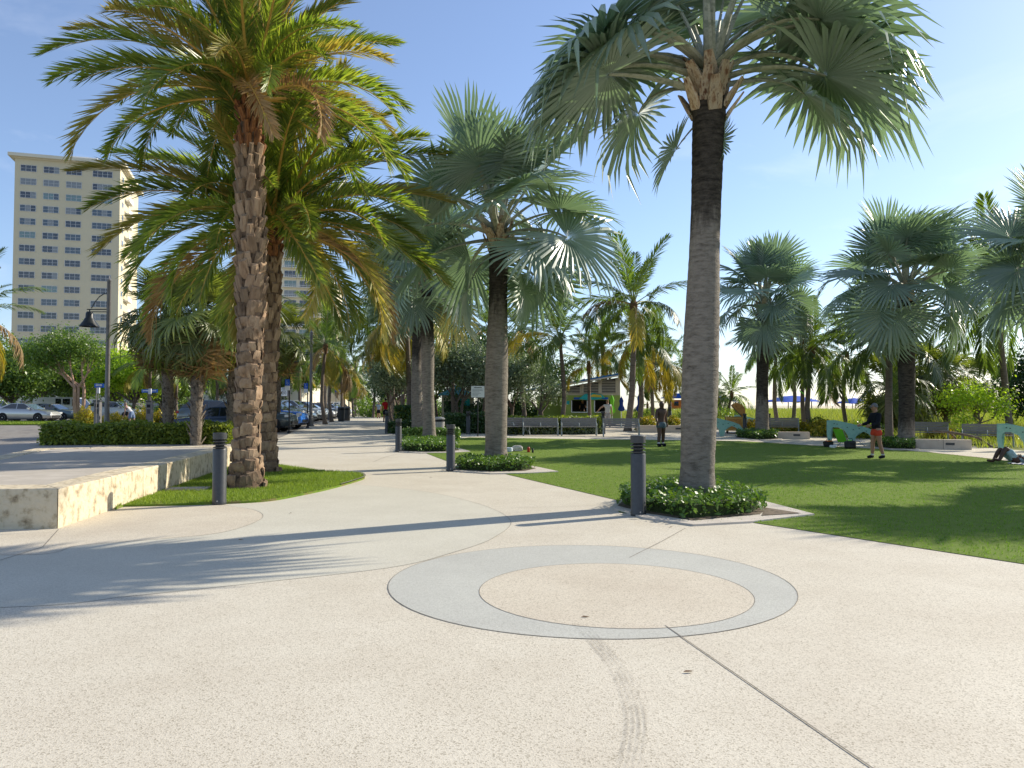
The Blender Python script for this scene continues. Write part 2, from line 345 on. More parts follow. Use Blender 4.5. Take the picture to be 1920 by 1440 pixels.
m_scale = mat('leaf_stub', [(.09, .053, .03), (.23, .15, .092), (.32, .225, .145), (.15, .092, .055)], .92, 5, 7, .8, 30, stretch=(1, 1, .6), lo=.28, hi=.72, ov=.38)
m_scalet = mat('leaf_stub_russet', [(.16, .055, .02), (.30, .13, .045), (.09, .035, .018)], .85, 6, 6, .7, 30)
m_coco = leafmat('coconut_leaflet', (.070, .125, .026), (.165, .215, .048), .34, .4, .5, .35)
m_cocoy = leafmat('coconut_leaflet_yellow', (.24, .25, .04), (.42, .34, .06), .35, .45, .4, .25, (1.5, 1.3, .5))
m_cocob = leafmat('coconut_leaflet_brown', (.20, .135, .06), (.32, .22, .10), .2, .6, .2, .2, (1.2, 1.0, .6))
m_cocot = mat('coconut_bark', [(.10, .078, .06), (.20, .16, .125), (.14, .11, .085)], .92, 5, 6, .7, 15, stretch=(.6, .6, 3))
m_cocof = mat('coconut_fibre', [(.20, .11, .05), (.12, .065, .03)], .95, 12)
m_sab = leafmat('cabbage_palm_blade', (.085, .12, .028), (.21, .23, .065), .3, .4, .55, .35)
m_sabo = leafmat('cabbage_palm_dead', (.26, .17, .07), (.38, .25, .11), .25, .6, .2, .25, (1.3, 1.1, .6))
m_sabt = mat('cabbage_palm_bark', [(.05, .04, .03), (.15, .12, .09), (.23, .19, .145), (.10, .08, .06)], .95, 7, 7, .9, 18)
m_tree = leafmat('broad_leaf', (.06, .115, .02), (.17, .25, .045), .34, .4, .45, .1)
m_treeb = leafmat('bright_leaf', (.20, .32, .025), (.38, .48, .04), .42, .4, .4, .1)
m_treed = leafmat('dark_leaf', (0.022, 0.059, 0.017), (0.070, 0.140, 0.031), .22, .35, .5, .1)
m_trees = leafmat('silvery_leaf', (.11, .16, .10), (.32, .37, .24), .26, .45, .45, .1, (1.3, 1.5, .8))
m_hedge = leafmat('hedge_leaf', (.085, .14, .02), (.34, .38, .06), .34, .45, .35, .1)
m_cover = leafmat('ground_cover_leaf', (.05, .115, .022), (.15, .24, .05), .22, .42, .4, .1)
m_yell = leafmat('croton_leaf', (.30, .27, .02), (.46, .36, .03), .3, .4, .4, .1, (1.4, 1.3, .5))
m_ygrn = leafmat('croton_leaf_green', (.12, .17, .02), (.26, .27, .03), .3, .4, .4, .1)
m_bark = mat('tree_bark', [(.10, .075, .055), (.18, .14, .11)], .9, 9, 5, .5)
m_gumbo = mat('copper_bark', [(.36, .215, .14), (.46, .30, .21)], .7, 8, 5, .2)
m_hcore = mat('hedge_dark_core', [(.020, .035, .008), (.04, .06, .015)], .95, 12)  # dark foliage colour for the solid cores inside hedges and planters
# built things
m_boll = mat('dark_metal', [(.034, .036, .038), (.046, .048, .05)], .42, 20, spec=.5)
m_bolld = mat('black_gap', [(.008, .008, .009), (.012, .012, .013)], .6)
m_lamp = mat('lamp_grey', [(.16, .155, .15), (.22, .21, .20)], .5, 6, metal=.3)
m_lampd = mat('lamp_black', [(.012, .015, .014), (.02, .024, .022)], .4)
m_cream = mat('cream_wall', [(.66, .58, .40), (.62, .54, .37)], .85, .12, 5)
m_creaml = mat('pale_cream_wall', [(.72, .66, .52), (.68, .62, .48)], .85, .12, 5)
m_white = mat('white_paint', [(.78, .77, .74), (.72, .71, .68)], .6)
m_wframe = mat('window_frame', [(.62, .63, .62), (.56, .57, .57)], .5)
m_gls = [glass('window_dark', (.014, .016, .026), .10), glass('window_blue', (.045, .065, .085), .14), glass('window_teal', (.13, .21, .20), .22), glass('window_blind', (.19, .20, .20), .3)]
m_lime = mat('lime_wall', [(.36, .46, .10), (.32, .41, .09)], .8, 1.5)
m_kbeige = mat('beige_trim', [(.62, .55, .42), (.57, .50, .38)], .8, 2)
m_blue = mat('blue_metal_roof', [(.02, .15, .36), (.025, .18, .42)], .35, 2, metal=.2)
m_louv = mat('louvre_slat', [(.40, .36, .30), (.46, .42, .35)], .7)
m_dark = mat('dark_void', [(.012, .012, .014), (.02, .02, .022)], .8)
m_canvasb = mat('blue_canvas', [(.012, .075, .42), (.015, .09, .48)], .8, 4)
m_canvasd = mat('navy_canvas', [(.008, .03, .17), (.01, .04, .21)], .8, 4)
m_canvasg = mat('green_canvas', [(.16, .52, .02), (.19, .58, .03)], .8, 4)
m_orange = mat('orange_paint', [(.75, .20, .03), (.66, .17, .025)], .6, 3)
m_chest = mat('golden_brown_resin', [(.40, .18, .035), (.50, .24, .05), (.32, .14, .03)], .5, 5)
m_chestd = mat('chest_dark', [(.04, .03, .025), (.06, .05, .04)], .7)
m_mint = mat('mint_steel', [(.20, .40, .32), (.26, .46, .37)], .5, 12)
m_wood = mat('weathered_slat', [(.20, .18, .165), (.29, .265, .24), (.24, .22, .20)], .8, 6, 6, .3, 30, stretch=(.4, 4, 4))
m_bmet = mat('bench_metal', [(.25, .29, .28), (.32, .36, .35)], .5, 8, metal=.3)
m_conc = mat('concrete_block', [(.50, .41, .32), (.58, .49, .39)], .9, 3, 6, .3, 30)
m_concd = mat('concrete_kerb', [(.55, .50, .43), (.47, .42, .36)], .9, 3, 6, .2, 30)
m_bin = mat('bin_slats', [(.42, .40, .37), (.36, .34, .31)], .6, 6)
m_blueS = mat('sign_blue', [(.012, .10, .46), (.015, .11, .5)], .5)
m_whiteS = mat('sign_white', [(.70, .71, .69), (.66, .67, .65)], .5)
m_black = mat('black_paint', [(.012, .012, .013), (.018, .018, .02)], .45)
m_ink = mat('sign_ink', [(.05, .05, .05), (.07, .07, .07)], .6)
m_rubber = mat('rubber', [(.012, .012, .012), (.02, .02, .02)], .85)
m_alloy = mat('alloy', [(.45, .46, .48), (.36, .37, .39)], .3, 5, metal=.8)
m_carglass = glass('car_glass', (.012, .016, .02), .04)
m_carglassb = glass('car_glass_sky', (.10, .16, .22), .05)
m_lens = glass('headlight_lens', (.62, .64, .66), .08)
m_plast = mat('black_trim', [(.02, .02, .021), (.03, .03, .031)], .6)
m_red = mat('tail_red', [(.45, .02, .015), (.38, .015, .01)], .3)
m_teal = mat('teal_panel', [(.02, .42, .40), (.03, .46, .44)], .6)
m_yellp = mat("yellow_paint", [(.75, .55, .05), (.7, .5, .04)], .6)
m_sky2 = mat('light_blue_roof', [(.12, .42, .62), (.14, .46, .66)], .5)
# ================================================================== SETTING
SX = -0.163                                   # the street runs along (SX, 1)
def street(Y, d=0.0): return (-13.1 + SX * (Y - 50) + d, Y)
def gp(*pts): return [tuple(gnd(u, v)[:2]) for u, v in pts]
ground = sheet('ground', [(-900, -40), (70, -40), (70, 1200), (-900, 1200)], -0.03, m_groundsoil)
sea = MB().add([(66, -900, -1.2), (4500, -900, -1.2), (4500, 4500, -1.2), (66, 4500, -1.2)], [(0, 1, 2, 3)]).build('sea', m_sea); sea['kind'] = 'structure'
beach = MB().add([(62, -200, .62), (90, -200, -1.5), (90, 900, -1.5), (62, 900, .62)], [(0, 1, 2, 3)]).build('beach', m_sand); beach['kind'] = 'structure'
road = sheet('road', [(-120, 6), (-11, 6), (-14.2, 21.8), (-21.5, 30.2), (-21.5, 37.0), (-9, 37.2), street(160, 2), (-120, 160)], -0.020, m_asph)
pav = sheet('pavement', [(-11.5, -8), (22, -8), (22, 34), (18.5, 46), (3.5, 46), (2.5, 41.5), (-6.4, 41.5), (-6.9 + SX * 120, 162), street(162, -.2), street(38, -.2), (-11.2, 36.5), (-11.2, 31), (-15.5, 22.5)], -0.006, m_pave)
# grey swirl band and its joints
cA = curve(gp((600, 902), (690, 910), (800, 922), (900, 945), (957, 975), (925, 1008), (850, 1035), (740, 1062), (500, 1090), (250, 1116), (0, 1138)) + [(-7.5, 6.1)], 8)
cB = curve([(-9.5, 9.2)] + gp((20, 1040), (150, 1022), (300, 1010), (420, 997), (490, 972), (478, 956), (420, 947)), 8)
cE = gp((500, 943), (560, 930), (600, 918))
band = sheet('paving_band', cA + [(-9.5, 6.2)] + cB + cE, -0.0048, m_grey)
lobe = sheet('paving_lobe', cB + gp((330, 946), (225, 950), (140, 980)) + [(-6.3, 10.2), (-9, 10.1)], -0.0038, m_warm)
def circ(c, r, n=72): return [(c[0] + r * math.cos(2 * math.pi * i / n), c[1] + r * math.sin(2 * math.pi * i / n)) for i in range(n)]
RO, RI = ((.71, 7.27), 1.85), ((.90, 6.86), 1.19)
ring = sheet('paving_ring', circ(*RO), -.0036, m_ring)
disc = sheet('paving_disc', circ(*RI), -.0026, m_warm)
for c_, off in ((cA, -.0018), (cB, -.0018)): strip('joint', c_, .006, off, m_joint, pav)
for c_, off in ((circ(*RO) , -.0014), (circ(*RI), -.0014)): strip('joint', c_ + [c_[0]], .006, off, m_joint, pav)
def jl(*p, wd=.007, off=-.0010, m=m_joint): strip('joint', gp(*p), wd, off, m, pav)
jl((1247, 1172), (1640, 1442), (2100, 1760), wd=.010)
jl((955, 952), (1060, 949), (1160, 947)); jl((1285, 990), (1240, 1015), (1180, 1045), wd=.009)
jl((110, 992), (80, 1025), (0, 1050), wd=.010); jl((690, 888), (830, 893), (960, 897), wd=.008)
cF = curve(gp((700, 866), (740, 853), (830, 843), (900, 838)), 8); strip('joint', cF, .014, .004, m_joint, pav)
cG = curve(gp((512, 846), (620, 838), (735, 833)), 6); strip('joint', cG, .02, .004, m_joint, pav)
for dx, wd in ((-.045, .022), (-.012, .018), (.018, .02), (.05, .016)):
    strip('tyre_scuff', [(x + dx, y) for x, y in curve(gp((1085, 1168), (1120, 1205), (1160, 1255), (1184, 1310), (1192, 1360), (1178, 1440), (1140, 1560)), 8)], wd, -.0006, m_tyremark, pav)
for k, u in enumerate((0, 1)): strip('dark_line', [street(36 + k * .0, 1.4 + u * .9), street(150, 1.4 + u * .9)], .10, .004, m_joint, pav)  # two thin dark lines running along the walkway
# raised coral stone platform
plat_poly = [(-6.1, 10.38), (-6.37, 12.27), (-6.85, 15.4), (-7.4, 18.8), (-8.06, 22.4), (-10.5, 21.9), (-13.0, 21.0), (-12.3, 19), (-11.5, 17), (-10.8, 13), (-10.4, 10.1)]
pl = thing('stone_platform', 'low raised platform with rough coral stone faces beside the grass island', 'platform', (0, 0, 0))
inner = [(-6.62, 10.95), (-6.88, 12.4), (-7.36, 15.5), (-7.9, 18.85), (-8.45, 21.75), (-10.6, 21.35), (-12.4, 20.7), (-11.8, 18.9), (-11.05, 17), (-10.3, 13), (-9.95, 10.7)]
m = MB(); n = len(inner); m.prism(inner, -.05, .520); m.build('platform_deck', m_plat, pl)
random.seed(3)
def cop(a, b, ai, bi, nseg):
    for k in range(nseg):
        t0, t1 = k / nseg, (k + 1) / nseg; g = .006
        A, B, Ai, Bi = [Vector(q) for q in (a, b, ai, bi)]; d = (B - A).normalized() * g
        q = [A.lerp(B, t0) + d, A.lerp(B, t1) - d, Ai.lerp(Bi, t1) - d, Ai.lerp(Bi, t0) + d]
        h = .53 + random.uniform(-.004, .004)
        bm = bmesh.new(); mb = MB().prism([(p.x, p.y) for p in q], -.05, h); me = mb.mesh('stone', m_stone)
        bm.from_mesh(me); bmesh.ops.recalc_face_normals(bm, faces=bm.faces[:])
        bmesh.ops.bevel(bm, geom=[e for e in bm.edges], offset=.018, segments=2, profile=.6, affect='EDGES')
        bm.to_mesh(me); bm.free(); link('stone', me, pl)
segs = [1, 2, 2, 2, 2, 2, 1, 1, 2, 2, 3]
for i in range(n): cop(plat_poly[i], plat_poly[(i + 1) % n], inner[i], inner[(i + 1) % n], segs[i])
# spot lamp standing by the platform face
sl = thing('spot_lamp', 'small bronze spot lamp on a short stake by the platform face', 'spot lamp', gnd(330, 905), R(-30))
m = MB().tube([(0, 0, -.02), (0, 0, .36)], .022, 8); m.build('stake', m_boll, sl)
m = MB().box((0.04, 0, .42), (.26, .16, .16), mi=0).box((.19, 0, .44), (.05, .2, .18)); m.build('lamp_head', m_boll, sl)
m = MB().add([(.217, -.085, .36), (.217, .085, .36), (.217, .085, .52), (.217, -.085, .52)], [(0, 1, 2, 3)]); m.build('lens', m_lens, sl)
# grass island on the left
isle = curve(gp((222, 950), (320, 948), (411, 945), (500, 940), (560, 930), (620, 917), (672, 902), (684, 896), (672, 889), (600, 884), (520, 873), (455, 866)), 8) + [(-7.85, 22.2), (-7.35, 18.9), (-6.8, 15.4), (-6.32, 12.3)]
isl = sheet('grass_island', isle, .03, m_isle, thick=.05)
kerb = strip('island_kerb', curve(gp((640, 912), (672, 902), (684, 896), (672, 889), (630, 885.5)), 8), .05, .06, m_joint, isl)
def blades(name, poly, n, h, wd, mt, parent=None, off=0.0, rng=None, lean=.4, keep=None):
    x0, x1 = min(p[0] for p in poly), max(p[0] for p in poly); y0, y1 = min(p[1] for p in poly), max(p[1] for p in poly)
    P = np.column_stack([rng.uniform(x0, x1, n), rng.uniform(y0, y1, n)]); P = P[inpoly(P, poly)]
    if keep is not None: P = P[keep(P)]
    m_ = len(P); z = gz_np(P[:, 1]) + off; a = rng.uniform(0, 2 * np.pi, m_); hh = h * rng.uniform(.55, 1.25, m_)
    V = np.empty((m_, 3, 3)); dx, dy = np.cos(a) * wd / 2, np.sin(a) * wd / 2
    V[:, 0] = np.column_stack([P[:, 0] - dx, P[:, 1] - dy, z]); V[:, 1] = np.column_stack([P[:, 0] + dx, P[:, 1] + dy, z])
    V[:, 2] = np.column_stack([P[:, 0] + rng.normal(0, lean, m_) * hh, P[:, 1] + rng.normal(0, lean, m_) * hh, z + hh])
    o = link(name, np_mesh(name, V.reshape(-1, 3), 3, mt), parent); o['kind'] = 'stuff'; return o
rng = np.random.default_rng(5)
tag(blades('short_grass', isle, 75000, .05, .014, m_isleblade, None, .028, rng), 'short bright green grass on the island round the date palms', 'grass')
# lawn
lawn_poly = gp((1408, 979), (1920, 1057)) + [(8.5, 2.4), (13, 2.4), (15.0, 14)] + gp((1925, 868), (1830, 857), (1740, 848), (1650, 842), (1500, 834), (1440, 830), (1390, 827), (1250, 825), (1080, 823), (940, 821), (880, 820), (850, 824), (830, 836), (800, 850), (837, 864), (900, 880), (945, 888), (1155, 937), (1160, 960), (1300, 984))
lawn = sheet('lawn', lawn_poly, .001, m_turf)
tag(blades('turf_blades', lawn_poly, 190000, .032, .013, m_turfblade, None, .0, rng, keep=lambda P: rng.uniform(0, 1, len(P)) < np.clip(1.6 - P[:, 1] / 16, .12, 1)), 'short dense green turf blades of the lawn', 'grass')
strip('lawn_edging', gp((1385, 826.5), (1440, 829.5), (1500, 833.5), (1650, 841.5), (1740, 847.5), (1830, 856.5), (1925, 867.5)), .16, .03, m_concd, lawn)
# gravel strip and grass verge on the left
gravel = sheet('gravel_bed', [(-21.3, 30.3), (-14.5, 22.6), (-11.3, 31.0), (-11.3, 36.4), (-21.3, 36.6)], -.004, m_gravel)
verge = sheet('grass_verge', [(-60, 51.8), (-27.5, 51.8), (-26.5, 57), (-60, 58)], .06, m_isle, thick=.12)
tag(blades('verge_grass', [(-60, 51.9), (-27.6, 51.9), (-26.6, 56.9), (-60, 57.9)], 40000, .10, .05, m_isleblade, None, .06, rng), 'mown grass on the verge before the parked cars', 'grass')
bed = sheet('planting_bed', [(-6.3, 42.0), (2.3, 42.0), (3.3, 46.6), (4, 75), (-6.9 + SX * 95, 137), (-6.6 + SX * 60, 102)], .03, m_soil, thick=.06)
strip('kerb', [(-6.35, 41.9), (2.4, 41.9)], .15, .06, m_concd, bed)
kpad = sheet('path', [(3.6, 46), (18.5, 46), (17, 52), (12, 56), (12, 62), (3.6, 62)], -.005, m_warm)
# dune behind the lawn
def dune_z(x, y):
    b = gz(y); e = smooth(48, 80, y) * smooth(9, 17, x) * (1 - smooth(95, 125, y)); k = smooth(17.5, 27, x) * smooth(20, 34, y)
    return b - .02 + e * (.72 + .10 * math.sin(x * .31) * math.cos(y * .23) + .05 * math.sin(x * .9 + y * .5)) + .25 * k * (1 - e)
m = MB(); nx, ny = 50, 60; vs_ = []
for j in range(ny + 1):
    for i in range(nx + 1):
        x, y = 9 + i * 55 / nx, 24 + j * 105 / ny
        ok = smooth(0, 1, max((x - 16.4) / 2.5, (y - 49) / 3))
        vs_.append((x, y, (dune_z(x, y) if ok > 0 else gz(y)) - .12 * (1 - ok)))
m.add(vs_, [(j * (nx + 1) + i, j * (nx + 1) + i + 1, (j + 1) * (nx + 1) + i + 1, (j + 1) * (nx + 1) + i) for j in range(ny) for i in range(nx)])
dune = m.build('dune', m_duneg, None, 60); dune['kind'] = 'structure'
nb = 90000; P = np.column_stack([rng.uniform(10, 60, nb), rng.uniform(30, 108, nb)])
P = P[(P[:, 0] > 18.2) | (P[:, 1] > 52)]; P = P[rng.uniform(0, 1, len(P)) < np.clip(60 / P[:, 1], .2, 1)]
zz = np.array([dune_z(x, y) for x, y in P]); h = rng.uniform(.18, .55, len(P)); a = rng.uniform(0, 6.28, len(P)); V = np.empty((len(P), 3, 3))
V[:, 0] = np.column_stack([P[:, 0] - .022 * np.cos(a), P[:, 1] - .022 * np.sin(a), zz - .03]); V[:, 1] = np.column_stack([P[:, 0] + .022 * np.cos(a), P[:, 1] + .022 * np.sin(a), zz - .03])
V[:, 2] = np.column_stack([P[:, 0] + rng.normal(-.1, .3, len(P)) * h, P[:, 1] + rng.normal(0, .3, len(P)) * h, zz + h])
o = link('dune_grass', np_mesh('dune_grass', V.reshape(-1, 3), 3, m_duneblade)); tag(o, 'yellow green sea oats covering the dune behind the lawn', 'grass', kind='stuff')
# ================================================================== PLANTERS
def cover(name, poly, parent, n, size, h0, h1, mt, rng, dome=0.0, z0=0.0):
    x0, x1 = min(p[0] for p in poly), max(p[0] for p in poly); y0, y1 = min(p[1] for p in poly), max(p[1] for p in poly)
    P = np.column_stack([rng.uniform(x0, x1, n * 2), rng.uniform(y0, y1, n * 2)]); P = P[inpoly(P, poly)][:n]
    bump = .5 + .5 * np.sin(P[:, 0] * 7.3 + np.cos(P[:, 1] * 5.1) * 2) * np.cos(P[:, 1] * 6.1)
    t = rng.uniform(0, 1, len(P)) ** .6; z = gz_np(P[:, 1]) + z0 + h0 + (h1 - h0) * t * (.75 + .25 * bump)
    Q = np.column_stack([P, z]) + rng.normal(0, .02, (len(P), 3)); up = np.tile([0, 0, 1.0], (len(Q), 1))
    o = link(name, np_mesh(name, leaves_np(Q, size, rng, up, .9, .55), 4, mt), parent); o['kind'] = 'stuff'; return o
def planter(label, outer, plant, n, size=.085, h1=.34):
    t = thing('planter_bed', label, 'planter', (0, 0, 0), 0, 'tree planters along the lawn edge')
    sheet('kerb', outer, .022, m_concd, t, thick=.08)
    sheet('soil', plant, .028, m_soil, t)
    m = MB().prism([(Vector(p).lerp(Vector((sum(q[0] for q in plant) / len(plant), sum(q[1] for q in plant) / len(plant))), .12))[:2] for p in plant], gz(plant[0][1]), gz(plant[0][1]) + h1 * .62); m.build('stems', m_hcore, t)  # added solid core in dark foliage colour under the leaves
    cover('ground_cover', plant, t, n, size, .04, h1, m_cover, rng); return t
planter('pointed planter of glossy ground cover round the thick grey palm trunk', gp((1152, 955), (1165, 938), (1230, 925), (1320, 918), (1420, 938), (1527, 966), (1410, 980), (1300, 986), (1205, 972)), gp((1158, 951), (1172, 938), (1240, 927), (1330, 924), (1400, 940), (1440, 957), (1425, 967), (1300, 979), (1212, 965)), 5200)
sheet('soil', gp((1436, 955), (1502, 965.5), (1428, 970)), .030, m_soil, bpy.data.objects['planter_bed'])
planter('pointed planter of clipped ground cover round the second silver palm', gp((850, 884), (858, 872), (900, 868), (960, 868), (1010, 877), (1047, 885), (990, 888), (920, 889)), gp((854, 882), (862, 873), (900, 869), (955, 869), (1005, 880), (985, 884.5), (920, 886)), 4200, .09)
planter('planter with two tiers of clipped hedge round the third silver palm', gp((748, 848), (755, 838), (770, 832), (830, 832), (860, 841), (882, 847), (840, 849.5), (790, 850)), gp((752, 846.5), (758, 837.5), (775, 832.5), (828, 832.5), (862, 845), (840, 848), (790, 848.2)), 4200, .10, .42)
planter('dark clipped planter round the silver palm beside the treasure chest', gp((1375, 822), (1380, 816), (1440, 813), (1470, 818), (1465, 826), (1420, 827)), gp((1379, 821), (1384, 816.5), (1440, 814), (1462, 818), (1458, 824), (1420, 825)), 3000, .12, .40)
planter('low dark planter round the silver palm behind the player in red shorts', gp((1628, 838), (1640, 832), (1700, 831), (1728, 836), (1722, 845), (1670, 844)), gp((1632, 837.5), (1642, 833), (1700, 832), (1722, 836), (1716, 843), (1670, 842)), 3000, .12, .36)

# small things lying about
m_dry = mat('dry_leaf', [(.16, .09, .045), (.26, .16, .08)], .9, 20)
for i, (u, v, lb) in enumerate(((1097, 1157, 'curled brown leaf lying on the paving inside the ring'), (1258, 988, 'dark scrap of leaf on the paving beside the pointed planter'), (808, 895, 'brown leaf on the walkway before the second silver palm'), (452, 1012, 'brown leaf on the paving below the tall date palm'), (545, 962, 'small dry leaf on the grey paving near the grass island'), (1290, 1260, 'thin dry twig of leaf on the paving below the ring'), (640, 868, 'dry leaf on the walkway beyond the grass island tip'))):
    t = thing('fallen_leaf', lb, 'leaf', gnd(u, v), i * 1.3, 'fallen leaves on the paving'); t.scale = (.55, .55, .55); MB().add([(-.06, 0, .004), (-.02, .018, .016), (.03, .016, .012), (.07, 0, .006), (.03, -.016, .018), (-.02, -.018, .010), (0, 0, .002)], [(0, 6, 1), (1, 6, 2), (2, 6, 3), (3, 6, 4), (4, 6, 5), (5, 6, 0)]).build('blade', m_dry, t)
t = thing('utility_cover', 'flat concrete utility cover set in the island grass by the platform', 'cover', gnd(352, 921), R(8)); MB().box((0, 0, .03), (.75, .42, .07)).build('slab', m_conc, t); MB().box((0, 0, .067), (.60, .30, .008)).build('lid', m_concd, t)
# ================================================================== PALMS
def petiole_path(Lp, bend, n=7):
    p = Vector((0, 0, 0)); out = [p.copy()]; a = 0.0
    for i in range(n):
        a = -R(bend) * ((i + .5) / n) ** 1.6
        p = p + Vector((math.cos(a), 0, math.sin(a))) * (Lp / n); out.append(p.copy())
    return out, -R(bend)
def fan_leaf(name, Rb, Lp, bend, nseg, amax, split, fold, droop, pleat, seed, wp=.05, mats=None, ragged=.12):
    rd = random.Random(seed); m = MB(); path, a = petiole_path(Lp, bend)
    k = len(path); m.tube(path, [wp * (1.25 - .85 * i / (k - 1)) for i in range(k)], 6, 1, flat=.45)
    t = Vector((math.cos(a), 0, math.sin(a))); y = Vector((0, 1, 0)); nrm = Vector((-math.sin(a), 0, math.cos(a))); hub = path[-1]
    curl = rd.uniform(.7, 1.3)
    def pt(an, r, up=0.0, dr=0.0):
        q = r / Rb; fx, fy = r * math.cos(an), r * math.sin(an)
        z = fold * abs(fy) * (.75 + .25 * math.cos(an)) - droop * curl * max(0, fx / Rb) ** 2 * Rb * .55 - dr * q ** 3 * Rb + up
        return hub + t * fx + y * fy + nrm * z
    h = R(amax) / nseg
    for i in range(nseg):
        an = -R(amax) + (2 * i + 1) * h
        ln = Rb * (.80 + .20 * math.cos(an * .55)) * rd.uniform(1 - ragged, 1 + ragged * .3)
        rs = ln * split * rd.uniform(.85, 1.15); r2 = rs + (ln - rs) * .55; dr = rd.uniform(.15, 1.25) * droop * .45
        tw = rd.uniform(-.5, .5) * h; up = pleat * Rb
        V = [pt(an, .03), pt(an - h * 1.02, rs * .5), pt(an, rs * .5, up * .6), pt(an + h * 1.02, rs * .5),
             pt(an - h * 1.0, rs, 0, dr), pt(an, rs, up, dr), pt(an + h * 1.0, rs, 0, dr),
             pt(an - h * .62 + tw, r2, 0, dr * 1.2), pt(an + tw, r2, up * .8, dr * 1.2), pt(an + h * .62 + tw, r2, 0, dr * 1.2), pt(an + tw * 1.8, ln, 0, dr * 1.6)]
        m.add(V, [(0, 1, 2), (0, 2, 3), (1, 4, 5, 2), (2, 5, 6, 3), (4, 7, 8, 5), (5, 8, 9, 6), (7, 10, 8), (8, 10, 9)], 0)
    return m.mesh(name, mats)
def pinnate(name, Lr, nl, arc, llen, lwid, ang0, ang1, lift, sag, start, seed, mats, arcp=1.5, thick=.03, clump=0.0, base=0):
    rd = random.Random(seed); m = MB(); n = 14; p = Vector((0, 0, 0)); path = [p.copy()]; dirs = []
    for i in range(n):
        a = -R(arc) * ((i + .5) / n) ** arcp; d = Vector((math.cos(a), 0, math.sin(a))); dirs.append(d); p = p + d * (Lr / n); path.append(p.copy())
    m.tube(path, [thick * (1.3 - 1.2 * (i / n) ** .7) for i in range(n + 1)], 5, 1, flat=.6)
    for s in (-1, 1):
        for j in range(nl):
            t = start + (1 - start) * (j + rd.uniform(.2, .8)) / nl; f = min(t * n, n - .001); i = int(f)
            pos = path[i].lerp(path[i + 1], f - i); d = dirs[i]; nr = Vector((-d.z, 0, d.x)); y = Vector((0, s, 0))
            q = (t - start) / (1 - start)
            l = llen * (.32 + .68 * math.sin(math.pi * min(1, .12 + q * .80)) ** .8) * rd.uniform(.82, 1.12)
            if q > .93: l *= .7
            a = R(ang0 + (ang1 - ang0) * q + rd.uniform(-7, 7)); el = R(lift + rd.uniform(-16, 16) + clump * rd.choice((-1, 0, 1)))
            o = (d * math.cos(a) + (y * math.cos(el) + nr * math.sin(el)) * math.sin(a)).normalized()
            w = (d - o * d.dot(o)).normalized() * lwid * .5 * rd.uniform(.8, 1.2)
            sg = Vector((0, 0, -1)) * sag * l * rd.uniform(.6, 1.3)
            if sag < .15:
                m.add([pos, pos + o * l * .38 + w + sg * .15, pos + o * l + sg, pos + o * l * .38 - w + sg * .15], [(0, 1, 2, 3)], 0)
            else:
                A = pos + o * l * .30 + sg * .10; B = pos + o * l * .66 + sg * .45
                m.add([pos, A + w, B + w * .75, pos + o * l * .93 + sg, B - w * .75, A - w], [(0, 1, 5), (1, 2, 4, 5), (2, 3, 4)], 0)
    return m.mesh(name, mats)
BIS = [fan_leaf('silver_frond', 1.78, 1.7, b, 42, am, .48, fo, dr, .018, 10 + i, .075, [m_bis, m_bispet]) for i, (b, am, fo, dr) in enumerate(((6, 128, .34, .08), (16, 138, .26, .14), (30, 142, .20, .24), (46, 145, .15, .36), (66, 142, .12, .48), (26, 140, -.06, .34)))]
SAB = [fan_leaf('cabbage_frond', 1.05, 1.1, b, 32, 135, .34, fo, dr * .8, .012, 30 + i, .028, [m_sab, m_rachg], .2) for i, (b, fo, dr) in enumerate(((15, .3, .55), (40, .15, .95), (65, .05, 1.2)))]
DAT = [pinnate('date_frond', 3.5, 108, arc, .60, .040, 40, 24, 26, .06, .09, 50 + i, [m_date, m_rach], 1.3, .036, 20) for i, arc in enumerate((26, 46, 66, 84))]
COC = [pinnate('coconut_frond', 4.1, 66, arc, .88, .064, 58, 34, lf, sg, .17, 70 + i, [m_coco, m_rachg], 1.4, .040) for i, (arc, lf, sg) in enumerate(((24, 18, .20), (52, 6, .40), (76, -8, .58), (98, -18, .70)))]
def frond(parent, me, top, az, el, sc, mt=None, roll=0.0, rmat=None):
    M = Matrix.Translation(top) @ Matrix.Rotation(az, 4, 'Z') @ Matrix.Rotation(-el, 4, 'Y') @ Matrix.Rotation(roll, 4, 'X') @ Matrix.Diagonal((sc, sc, sc, 1))
    o = link('frond', me, parent, None, M)
    if mt is not None: o.material_slots[0].link = 'OBJECT'; o.material_slots[0].material = mt
    if rmat is not None: o.material_slots[1].link = 'OBJECT'; o.material_slots[1].material = rmat
    return o
